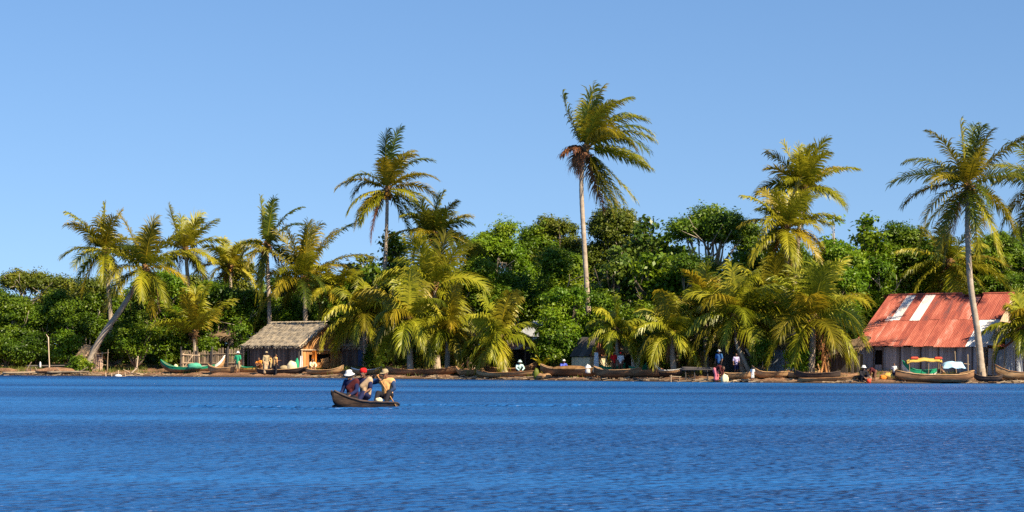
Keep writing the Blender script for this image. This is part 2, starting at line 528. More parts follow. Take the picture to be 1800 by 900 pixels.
# ------------------------------------------------------------------ palms
def frond_arrays(L, d0, droop, hang, wind, leaf, w, n, rnd):
    """rachis points and leaflet quads of one feather-shaped frond, local to the crown"""
    N = 14
    d = np.array(d0, float); d /= np.linalg.norm(d)
    h = np.array([d[0], d[1], 0.0])
    if np.linalg.norm(h) < 0.15: h = np.array([rnd.normal(), rnd.normal(), 0.0])
    h /= np.linalg.norm(h)
    side = np.array([-h[1], h[0], 0.0])
    tw = rnd.normal() * 0.35
    pts, ds = [np.zeros(3)], [d.copy()]
    for k in range(N):
        t = (k + 1) / N
        d = d + np.array([0, 0, -droop / N * (0.45 + 1.4 * t)]) + wind * (0.3 + t) / N
        d /= np.linalg.norm(d)
        pts.append(pts[-1] + d * L / N)
        ds.append(d.copy())
    pts, ds = np.array(pts), np.array(ds)
    ts = np.linspace(0, 1, N + 1)
    t = np.linspace(0.13, 1.0, n) + rnd.normal(0, 0.004, n)
    t = np.clip(t, 0, 1)
    b = np.stack([np.interp(t, ts, pts[:, i]) for i in range(3)], 1)
    dd = np.stack([np.interp(t, ts, ds[:, i]) for i in range(3)], 1)
    dd /= np.linalg.norm(dd, axis=1)[:, None]
    up = np.cross(side[None, :], dd) * -1.0
    up *= np.sign(up[:, 2:3] + 1e-6)
    out = []
    var = []
    fronv = rnd.random()
    for sgn in (-1, 1):
        s = side[None, :] * sgn * math.cos(tw) + up * math.sin(tw) * sgn
        fa = np.interp(t, [0, .5, 1], [0.30, 0.70, 1.25])[:, None] + rnd.normal(0, .07, (n, 1))
        dirv = s * np.cos(fa) + dd * np.sin(fa) + up * (0.16 + rnd.normal(0, .12, (n, 1)))
        dirv /= np.linalg.norm(dirv, axis=1)[:, None]
        ln = leaf * np.interp(t, [0, .13, .3, .6, .85, 1], [.35, .7, 1, 1, .85, .55])[:, None] * (1 + rnd.normal(0, .14, (n, 1))) * np.where(rnd.random((n, 1)) < .07, .45, 1.0)
        grav = np.array([0, 0, -1.0]) * hang + wind * 0.55
        f1 = .36 if hang < .9 else .22
        m1 = b + dirv * ln * f1
        d2 = dirv + grav * 0.6; d2 /= np.linalg.norm(d2, axis=1)[:, None]
        m2 = m1 + d2 * ln * (.70 - f1) * .95
        d3 = d2 + grav * 0.9 + rnd.normal(0, .08, (n, 3)); d3 /= np.linalg.norm(d3, axis=1)[:, None]
        m3 = m2 + d3 * ln * 0.34
        wv = dd * w / 2
        out.append(np.stack([b - wv, b + wv, m1 + wv, m1 - wv], 1))
        out.append(np.stack([m1 - wv, m1 + wv, m2 + wv * .8, m2 - wv * .8], 1))
        out.append(np.stack([m2 - wv * .8, m2 + wv * .8, m3 + wv * .12, m3 - wv * .12], 1))
        v = np.clip(fronv * 0.7 + rnd.random(n) * 0.3, 0, 1)
        var += [v, v, np.clip(v + .08, 0, 1)]
    return pts, np.concatenate(out), np.concatenate(var)


def rachis_quads(pts, r0, r1):
    k = len(pts)
    res = []
    rr = np.linspace(r0, r1, k)
    offs3 = [np.array([0, 0, 1.0]), np.array([.87, 0, -.5]), np.array([-.87, 0, -.5])]
    dh = pts[-1] - pts[0]
    a = math.atan2(dh[1], dh[0])
    offs3 = [np.array([-math.sin(a) * o[0], math.cos(a) * o[0], o[2]]) for o in offs3]
    for i in range(k - 1):
        for j in range(3):
            o1, o2 = offs3[j], offs3[(j + 1) % 3]
            res.append([pts[i] + o1 * rr[i], pts[i] + o2 * rr[i], pts[i + 1] + o2 * rr[i + 1], pts[i + 1] + o1 * rr[i + 1]])
    return np.array(res)


def make_frond(parent, L, d0, droop, mat, name='frond', hang=.5, wind=(0, 0, 0), leaf=1.0, w=.075, n=44, rnd=None):
    pts, q, v = frond_arrays(L, d0, droop, hang, np.array(wind, float), leaf, w, n, rnd)
    rq = rachis_quads(pts, .045, .012)
    V = np.concatenate([q, rq])
    var = np.concatenate([v, np.full(len(rq), .95)])
    o = quads_object(name, V, var, mat, parent)
    return o


coco_mesh = {}


def coconut(parent, loc, mat, s=.14):
    key = mat.name
    if key not in coco_mesh:
        b = MB(); b.ball((0, 0, 0), 1, 10, 8, squash=(1, 1, 1.25))
        me_o = b.build('coconut', mat, parent, True)
        coco_mesh[key] = me_o.data
        o = me_o
    else:
        o = bpy.data.objects.new('coconut', coco_mesh[key])
        COL.objects.link(o); o.parent = parent
    o.location = loc
    o.scale = (s, s, s)
    return o


def spline(pts, k=8):
    pts = [Vector(p) for p in pts]
    if len(pts) < 3:
        return [pts[0].lerp(pts[1], i / (2 * k)) for i in range(2 * k + 1)]
    e = [pts[0] * 2 - pts[1]] + pts + [pts[-1] * 2 - pts[-2]]
    out = []
    for i in range(1, len(e) - 2):
        for j in range(k):
            t = j / k
            a, b, c, d = e[i - 1], e[i], e[i + 1], e[i + 2]
            out.append(0.5 * ((2 * b) + (c - a) * t + (2 * a - 5 * b + 4 * c - d) * t * t + (3 * b - a - 3 * c + d) * t ** 3))
    out.append(pts[-1])
    return out


WIND = (0.34, -0.05, 0.0)


GB = 'tall coconut palms above the treeline'
GF = 'low coconut palms along the shore'


def palm(label, crown, trunk, off, rad, nf=22, mat='frond_green', seed=1, r=.19, dead=2, cocos=5, brown=False, elev=(76, -42),
         droop=(.5, 1.5), wind=1.0, specs=None, hang=.6, leaf=None, young=False, group=None):
    """crown (px,row); trunk: list of (px,row) from base up (row None = stands on the ground); rad in photo px"""
    rnd = np.random.default_rng(seed)
    random.seed(seed)
    c = PR(crown[0], crown[1], off)
    mp_ = mpp(crown[0], off)
    pts = []
    for (px, row) in trunk:
        pts.append(P(px, off, gz(off) - .15) if row is None else PR(px, row, off))
    pts.append(c)
    base = pts[0].copy()
    root = empty('coconut_palm', base, 0, label, 'palm tree', group)
    lp = [p - base for p in pts]
    sp = spline(lp, 18)
    tot = len(sp)
    rad_l, fine = [], []
    for i, p in enumerate(sp):
        t = i / (tot - 1)
        rr = r * (1.0 - .32 * t) * (1 + .55 * math.exp(-t * 16))
        rr *= 1.0 + .07 * (i % 2)
        rad_l.append(rr)
    tb = MB(); tb.cv = .5
    tb.tube(sp, rad_l, 12)
    tb.build('trunk', M['palm_bark'], root, True)
    # crown heart with leaf bases, fronds and nuts hanging on it
    cb = MB()
    cb.ball((0, 0, .05), .26, 10, 8, squash=(1, 1, 1.7))
    for k in range(16):
        a = k * 2.4; e = rnd.uniform(-.3, 1.0)
        dv = Vector((math.cos(a) * math.cos(e), math.sin(a) * math.cos(e), math.sin(e)))
        cb.tube([dv * .12, dv * .5 + Vector((0, 0, -.04))], [.07, .035], 5)
    for k in range(10):
        a = rnd.uniform(0, 6.28)
        dv = Vector((math.cos(a) * .25, math.sin(a) * .25, 0))
        cb.tube([dv * .6 + Vector((0, 0, -.1)), dv + Vector((0, 0, -rnd.uniform(.4, .9)))], [.04, .012], 4)
    cr = cb.build('crown', M['fibre'], root, True)
    cr.location = c - base
    Lm = rad * mp_
    if group == GF and not young:
        droop = (droop[0] + .2, droop[1] + .3)
        elev = (elev[0], max(elev[1], -18))
        nf = int(nf * .9)
    leaf = leaf or (min(1.45, .36 * Lm) if group == GF else min(1.1, .27 * Lm))
    mats = [M[mat], M['frond_yellow'] if mat != 'frond_dark' else M['frond_green'], M['frond_dark'] if mat != 'frond_yellow' else M['frond_green']]
    wv = np.array(WIND) * wind
    if group == GF: mats = [M['frond_lime'], M['frond_yellow'], M['frond_green']]
    if specs:
        for sp_ in specs:
            th, Lf, dr, bt = sp_[:4]
            mm = M[sp_[4]] if len(sp_) > 4 else mats[rnd.integers(0, 3)]
            th = R(th); bt = R(bt)
            dv = (math.cos(th) * math.cos(bt), math.sin(bt), math.sin(th) * math.cos(bt))
            make_frond(cr, Lf * Lm, dv, dr, mm, 'dead_frond' if mm is M['frond_dead'] else 'frond', hang, wv, leaf, .095, 56, rnd)
    ga = rnd.uniform(0, 6.28)
    for i in range(nf):
        t = (i + .5) / nf
        el = R(elev[0] + (elev[1] - elev[0]) * t ** (1.0 if not young else 1.3) + rnd.normal(0, 6))
        az = ga + i * 2.39996 + rnd.normal(0, .2)
        dv = (math.cos(az) * math.cos(el), math.sin(az) * math.cos(el), math.sin(el))
        Lf = Lm * rnd.uniform(.86, 1.16) * (1.0 if t > .12 else .85)
        dr = droop[0] + (droop[1] - droop[0]) * t + rnd.normal(0, .12)
        u = rnd.random()
        old = t > .7
        mm = mats[1] if (u < (.5 if old else .22)) else (mats[2] if u > .8 else mats[0])
        make_frond(cr, Lf, dv, max(.1, dr), mm, 'frond', hang * rnd.uniform(.8, 1.3), wv * rnd.uniform(.6, 1.3), leaf, .095 if group != GF else .11, 54, rnd)
    for i in range(dead):
        az = rnd.uniform(0, 6.28); el = R(rnd.uniform(-60, -35))
        dv = (math.cos(az) * math.cos(el), math.sin(az) * math.cos(el), math.sin(el))
        make_frond(cr, Lm * rnd.uniform(.55, .85), dv, 2.4, M['frond_dead'], 'dead_frond', 1.2, wv * .3, leaf * .6, .05, 34, rnd)
    for i in range(cocos):
        az = rnd.uniform(0, 6.28)
        coconut(cr, (math.cos(az) * .33, math.sin(az) * .33, -.25 - rnd.uniform(0, .35)), M['coconut_brown'] if brown else M['coconut'], rnd.uniform(.11, .15))
    return root


# tall ones, left to right
palm('tall palm with orange coconuts left of the leaning palm', (184, 442), [(196, None), (193, 540)], 11, 86, 22, 'frond_green', 3, .2, 2, 8, elev=(86, -42), group=GB, wind=.3)
palm('palm leaning far right out of the bank in front of the small pink plank hut', (255, 474), [(148, None), (178, 593), (214, 542), (240, 500)], 2.5, 94, 18, 'frond_green', 5, .24, 2, 9,
     elev=(84, -30), group=GB, wind=.7)
palm('palm just right of the leaning palm, its crown swept to the right', (326, 440), [(340, None), (333, 530)], 13, 82, 18, 'frond_yellow', 8, .2, 1, 6, elev=(80, -35), group=GB, wind=1.6)
palm('slim pale-trunked palm rising behind the thatched hut, ragged dark upright fronds', (469, 432), [(475, None), (473, 540)], 11, 78, 6, 'frond_dark', 21, .19, 0, 7, True, leaf=.75, elev=(40, -60), group=GB, wind=.4,
     specs=[(100, 1.1, .25, 5, 'frond_dark'), (84, 1.08, .3, -10, 'frond_dark'), (92, 1.05, .2, 20, 'frond_dark'), (68, 1.2, 1.0, 0, 'frond_dark'), (58, 1.15, 1.2, 12, 'frond_dark'),
            (150, .75, 1.4, 0, 'frond_yellow'), (165, .8, 1.2, 25, 'frond_yellow'), (-98, 1.35, .2, -10, 'frond_yellow'), (-105, 1.3, .1, 5, 'frond_yellow'), (-55, 1.1, 1.0, 0, 'frond_yellow'),
            (-42, 1.2, 1.3, 10, 'frond_dead')])
palm('feathery palm with steep fronds right of the slim pale trunk', (536, 492), [(538, None), (537, 560)], 12, 112, 24, 'frond_green', 31, .22, 1, 4, elev=(88, -10), droop=(.35, 1.4), group=GB, wind=.7)
palm('high palm with pinkish dead frond hanging from its left side', (681, 335), [(676, None), (674, 520), (679, 420)], 15, 84, 6, 'frond_green', 42, .18, 0, 10, leaf=.9, elev=(60, -20), group=GB, wind=.9,
     specs=[(88, 1.35, .7, 0, 'frond_dark'), (80, 1.35, .9, 25, 'frond_green'), (74, 1.3, 1.1, -25, 'frond_green'), (95, 1.3, .6, -15, 'frond_dark'), (66, 1.25, 1.2, 10, 'frond_dark'), (84, 1.2, 1.0, 40, 'frond_green'),
            (125, 1.0, 1.9, 0, 'frond_dark'), (138, .95, 1.8, 15, 'frond_green'), (178, 1.0, 1.1, -10, 'frond_yellow'), (200, .95, 1.1, 10, 'frond_dark'), (212, .95, .8, -20, 'frond_yellow'),
            (238, 1.1, .8, 0, 'frond_dead'), (-20, 1.1, 1.0, 0, 'frond_dark'), (-38, 1.15, .8, 0, 'frond_yellow'), (10, 1.15, 1.2, 0, 'frond_yellow'), (30, 1.2, 1.2, 20, 'frond_green'), (45, 1.25, 1.1, -20, 'frond_green'),
            (-55, 1.1, .8, 20, 'frond_dark'), (-10, 1.2, 1.0, -30, 'frond_green')])
palm('palm half hidden behind the green trees, right of the high palm with the dead frond', (764, 415), [(762, None), (763, 520)], 14, 80, 22, 'frond_dark', 51, .2, 0, 4, elev=(84, 0), droop=(.4, 1.5), group=GB, wind=.6)
palm('tallest palm of all, windswept, with bare trunk and ragged crown blown right', (1030, 262), [(1041, None), (1035, 560), (1027, 430), (1022, 320)], 9, 98, 0, 'frond_green', 60, .2, 0, 9, True, group=GB, wind=1.0, hang=.8,
     specs=[(122, 1.05, -.15, 0, 'frond_dark'), (92, 1.15, .5, -15, 'frond_yellow'), (86, 1.2, .6, 10, 'frond_green'), (80, 1.25, .8, -30, 'frond_yellow'), (98, .9, .6, 20, 'frond_dark'), (72, 1.25, 1.0, 0, 'frond_yellow'), (66, 1.3, 1.2, 15, 'frond_dark'), (78, 1.2, 1.1, -20, 'frond_green'), (58, 1.3, 1.2, -10, 'frond_yellow'), (50, 1.35, 1.2, 10, 'frond_dark'),
            (62, 1.3, 1.5, 30, 'frond_dark'), (84, 1.1, 1.2, 20, 'frond_dark'), (40, 1.3, 1.1, 0, 'frond_yellow'), (34, 1.3, 1.2, -25, 'frond_dark'), (70, 1.15, 1.6, -35, 'frond_green'), (90, 1.0, 1.3, -10, 'frond_dark'),
            (46, 1.2, 1.5, -30, 'frond_green'), (12, 1.15, .9, 0, 'frond_yellow'), (4, 1.2, .7, 15, 'frond_dark'), (-4, 1.2, .5, -10, 'frond_yellow'), (-42, 1.25, .4, 0, 'frond_yellow'), (-50, 1.2, .5, 10, 'frond_yellow'),
            (-60, 1.2, .5, -10, 'frond_green'), (-70, 1.2, .3, 0, 'frond_yellow'), (-76, 1.15, .4, 15, 'frond_dead'), (-64, 1.2, .2, 20, 'frond_yellow'), (160, .38, 1.0, 0, 'frond_dead'), (205, .4, 1.6, 0, 'frond_dead'), (235, .45, 1.4, -10, 'frond_dead')])
palm('bushy palm with the highest crown of the clump left of the red roof', (1412, 335), [(1392, None), (1398, 480)], 14, 90, 26, 'frond_yellow', 71, .2, 0, 3, elev=(86, 5), droop=(.5, 1.3), group=GB, wind=.5)
palm('shaggy palm crown hanging just below and left of the highest crown of the clump', (1382, 402), [(1384, None), (1383, 500)], 10, 90, 28, 'frond_yellow', 74, .22, 3, 5, elev=(84, -45), group=GB, wind=.5)
palm('big palm standing in front of the red metal roof', (1702, 328), [(1727, None), (1719, 590), (1706, 500), (1701, 410)], .9, 136, 28, 'frond_green', 83, .22, 2, 8, elev=(84, -55), droop=(.4, 1.5), group=GB, wind=.25)
palm('palm at the right edge with half its crown out of view', (1846, 330), [(1860, None), (1852, 450)], 6, 108, 22, 'frond_green', 88, .22, 1, 5, group=GB, wind=.2)
palm('drooping yellowish palm behind the red roof and the big palm', (1668, 462), [(1672, None), (1670, 540)], 20, 105, 20, 'frond_yellow', 92, .2, 4, 3, elev=(60, -50), group=GB, wind=.1)
palm('yellow-tipped palm low in the trees between the swept palm and the slim pale trunk', (405, 470), [(408, None), (406, 560)], 17, 66, 14, 'frond_yellow', 95, .18, 1, 2, elev=(70, -10), group=GB, wind=.5)
palm('drooping olive palm behind the thatched hut, left of the low palm mass', (596, 505), [(598, None), (597, 580)], 13, 72, 22, 'frond_yellow', 97, .2, 2, 2, elev=(60, -40), droop=(.8, 1.6), group=GB, wind=.2)
# low ones along the shore
palm('young palm fountain of upright fronds above the stick fence', (342, 588), [(343, None), (342, 620)], 6.5, 84, 9, 'frond_lime', 101, .16, 0, 0, elev=(88, 30), droop=(.2, .8), group=GF, wind=.4, young=True)
palm('large palm in the centre of the low palm mass, reaching above its neighbours', (765, 505), [(768, None), (766, 560)], 8, 100, 22, 'frond_lime', 103, .24, 1, 2, elev=(86, -15), droop=(.4, 1.7), group=GF, wind=.4)
palm('low palm with arching fronds over the small lean-to beside the thatched hut', (640, 558), [(644, None), (642, 600)], 7.5, 84, 20, 'frond_lime', 105, .22, 1, 0, elev=(84, -30), droop=(.9, 1.8), group=GF, wind=.2, hang=1.0)
palm('low palm with broad hanging fronds behind the men in the canoe', (718, 562), [(722, None), (720, 610)], 1.8, 88, 22, 'frond_lime', 107, .24, 1, 0, elev=(84, -42), droop=(.8, 1.9), group=GF, wind=.1, hang=1.0)
palm('low palm squeezed between two larger low palms', (788, 582), [(786, None), (787, 620)], 3.2, 78, 20, 'frond_green', 109, .22, 1, 0, elev=(84, -40), droop=(.9, 1.9), group=GF, wind=.1, hang=1.0)
palm('low palm with a short thick leaning trunk left of the striped metal roof', (878, 596), [(888, None), (884, 630)], 2.4, 84, 20, 'frond_green', 112, .24, 1, 0, elev=(84, -35), droop=(.7, 1.7), group=GF, wind=.2, hang=.95)
palm('small palm drooping over the green boat in the middle of the shore', (1084, 582), [(1088, None), (1086, 612)], 3.5, 64, 16, 'frond_lime', 115, .19, 1, 0, elev=(75, -35), droop=(1.0, 2.0), group=GF, wind=-.1, hang=1.0)
palm('low palm with reddish trunk right of the green boat', (1180, 588), [(1186, None), (1182, 622)], 2.6, 78, 20, 'frond_lime', 118, .22, 2, 0, elev=(84, -40), droop=(.8, 1.8), group=GF, wind=.2, hang=1.0)
palm('dark spreading palm above the people at the gap right of centre', (1292, 560), [(1310, None), (1300, 606)], 3.6, 100, 24, 'frond_green', 121, .26, 1, 0, elev=(84, -35), droop=(.7, 1.7), group=GF, wind=.2, hang=.95)
palm('low bright palm behind the dark spreading palm', (1240, 545), [(1243, None), (1241, 600)], 7, 84, 18, 'frond_lime', 123, .2, 0, 0, elev=(84, -10), droop=(.7, 1.7), group=GF, wind=.2)
palm('wide green palm with husk-covered trunk left of the red-roofed house', (1430, 562), [(1424, None), (1428, 610)], 2.8, 112, 26, 'frond_green', 126, .25, 3, 0, elev=(86, -32), droop=(.5, 1.6), group=GF, wind=.3)
palm('leafy palm filling the gap between the dark spreading palm and the husk-trunked palm', (1362, 535), [(1360, None), (1361, 590)], 8, 92, 20, 'frond_green', 128, .2, 1, 0, elev=(84, -20), droop=(.6, 1.6), group=GF, wind=.3)
palm('low yellow-green palm in the bottom right corner beside the red-roofed house', (1800, 578), [(1806, None), (1803, 620)], 1.6, 78, 18, 'frond_lime', 131, .22, 1, 0, elev=(84, -30), droop=(.7, 1.8), group=GF, wind=-.1, hang=.95)


# two more stand outside the picture on the right; their shadows cross the red roof
palm('tall palm beyond the right edge of the picture', (1935, 250), [(1925, None), (1930, 450)], .8, 100, 20, 'frond_green', 141, .26, 1, 3, group=GB, wind=.3)
palm('second tall palm further beyond the right edge of the picture', (2060, 230), [(2040, None), (2050, 430)], 1.5, 105, 20, 'frond_green', 143, .26, 1, 3, group=GB, wind=.3)


# ------------------------------------------------------------------ broadleaf trees
def leaf_cloud(centres, radii, counts, size, rnd, up=.45, flat=.7, fill=.25, asp=.5, tuft=True):
    """leaves grouped in small sprays on the outside of each clump"""
    out, var = [], []
    for c, r, n in zip(centres, radii, counts):
        n = int(n)
        tv = rnd.random()
        k = max(3, n // 9)
        d = rnd.normal(size=(k, 3)); d[:, 2] += .28
        d /= np.linalg.norm(d, axis=1)[:, None]
        rr = r * (1.0 - rnd.random(k) ** 2 * .45) * (1 + .26 * rnd.normal(size=k))
        inside = rnd.random(k) < fill
        rr[inside] *= rnd.random(inside.sum())
        q = c[None, :] + d * rr[:, None] * np.array([1, 1, flat])
        idx = rnd.integers(0, k, n)
        sp = size * 1.0
        p = q[idx] + rnd.normal(size=(n, 3)) * np.array([sp, sp, sp * .55])
        nr = d[idx] * .6 + np.array([0, 0, up]) + rnd.normal(size=(n, 3)) * .45
        nr /= np.linalg.norm(nr, axis=1)[:, None]
        t = rnd.normal(size=(n, 3))
        t -= nr * (t * nr).sum(1)[:, None]
        t /= np.linalg.norm(t, axis=1)[:, None]
        b = np.cross(nr, t)
        s = size * rnd.uniform(.65, 1.3, n)[:, None]
        out.append(np.stack([p - t * s * .6, p - b * s * asp * .6 + nr * s * .12, p + t * s * .65, p + b * s * asp * .6 + nr * s * .12], 1))
        var.append(np.clip(tv * .55 + rnd.random(k)[idx] * .25 + rnd.random(n) * .25, 0, 1))
    return np.concatenate(out), np.concatenate(var)


def tree(label, px, top, half, off, kind='dense', mat='leaf_green', seed=0, bottom=None, name=None, cat='tree', bark='bark', dens=1.0, group=None, lean=0.0):
    rnd = np.random.default_rng(seed * 13 + 5)
    random.seed(seed)
    base = P(px, off, gz(off) - .1)
    m = mpp(px, off)
    topz = PR(px, top, off).z - base.z
    hw = half * m
    name = name or {'umbrella': 'spreading_tree', 'bigleaf': 'broadleaf_tree', 'bush': 'shrub'}.get(kind, 'leafy_tree')
    root = empty(name, base, 0, label, cat, group)
    if kind == 'umbrella':
        zc0, zc1 = topz * .66, topz
    elif kind == 'bush':
        zc0, zc1 = .05, topz
    elif kind == 'bigleaf':
        zc0, zc1 = topz * .3, topz
    else:
        zc0, zc1 = topz * .22, topz
    if bottom is not None: zc0 = max(.1, PR(px, bottom, off).z - base.z)
    czm, ch = (zc0 + zc1) / 2, (zc1 - zc0) / 2
    cr = {'umbrella': .95, 'bigleaf': .62, 'bush': .7}.get(kind, 1.0) * (0.8 + .25 * min(1, hw / 2.5))
    vol = hw * hw * ch
    cr *= 1.0 if kind in ('umbrella', 'bush') else .8
    nc = int(np.clip(vol / (cr ** 3) * 1.05, 8, 52))
    if kind == 'umbrella': nc = int(np.clip(hw * hw * 1.3, 8, 22))
    if kind == 'bigleaf': nc = int(nc * .75)
    cs = []
    for i in range(nc):
        d = rnd.normal(size=3); d /= np.linalg.norm(d)
        q = (rnd.random() ** .38)
        # wider at two thirds of the height, uneven
        zz = d[2] * q
        wf = 1.0 - .25 * max(0, zz) ** 2
        c = np.array([d[0] * q * (hw - cr * .6) * wf + lean * (zz + 1) * hw, d[1] * q * (hw - cr * .6) * wf * .85, czm + zz * max(.1, ch - cr * .45)])
        if kind == 'umbrella': c[2] -= .12 * (c[0] ** 2) / max(1, hw)
        cs.append(c)
    cs = np.array(cs)
    cs[:, 2] += (topz - cr * .62) - cs[:, 2].max()
    cs[:, 2] = np.maximum(cs[:, 2], .4)
    radii = cr * rnd.uniform(.6, 1.35, nc)
    size = {'umbrella': .17, 'bigleaf': .30, 'bush': .17}.get(kind, .18)
    cov = {'umbrella': 4.6, 'bigleaf': 3.2, 'bush': 5.2}.get(kind, 5.2) * dens
    counts = cov * 4 * math.pi * radii ** 2 * .55 / (size * size * .62)
    V, var = leaf_cloud(cs, radii, counts, size, rnd, flat=.55 if kind == 'umbrella' else .72, asp=.62 if kind == 'bigleaf' else .5)
    # trunk and limbs
    tb = MB(); tb.cv = .4
    tr = .10 + .022 * topz
    fork = Vector((rnd.normal() * .15 + lean * hw * .5, rnd.normal() * .1, max(.3, zc0 * (.75 if kind != 'bush' else .3))))
    nst = 1 if kind != 'bush' else 3
    mid = Vector((fork.x * .3 + rnd.normal() * .12, fork.y * .3, fork.z * .5))
    tb.tube(spline([(0, 0, -.2), mid, fork], 5), list(np.linspace(tr * 1.25, tr * .85, 11)), 8)
    for i in range(nc):
        c = Vector(cs[i])
        e = fork.lerp(c, .5) + Vector((rnd.normal() * .2, rnd.normal() * .2, -.15 * (c - fork).length + rnd.normal() * .1))
        t0 = tr * .5 * (rnd.uniform(.5, 1.0))
        s_ = spline([fork, e, c], 4)
        tb.tube(s_, list(np.linspace(t0, .02, len(s_))), 6)
        for q in range(3):
            dv = Vector(rnd.normal(size=3)).normalized() * radii[i] * .8
            dv.z = abs(dv.z) * .6
            tb.tube([s_[-3], s_[-1] + dv], [.03, .01], 4)
    if kind not in ('bush',):
        for q in range(5):          # bare limbs reaching out to the sunny side of the crown
            a = rnd.uniform(-2.6, -.5)
            tip = Vector((math.cos(a) * hw * .88, math.sin(a) * hw * .92, czm + rnd.uniform(-.7, .5) * ch))
            st = Vector((fork.x * .5, fork.y * .5, max(fork.z * .8, tip.z - rnd.uniform(.8, 2.0))))
            mid_ = st.lerp(tip, .55) + Vector((rnd.normal() * .25, -.1, rnd.normal() * .3))
            sp_ = spline([st, mid_, tip], 4)
            tb.tube(sp_, list(np.linspace(.085, .02, len(sp_))), 5)
            tb.tube([sp_[5], sp_[5] + Vector((rnd.normal() * .6, -.35, rnd.uniform(.3, 1.0)))], [.04, .012], 4)
    tb.build('trunk' if kind != 'bush' else 'stem', M[bark], root, True)
    quads_object('crown', V, var, M[mat], root)
    return root


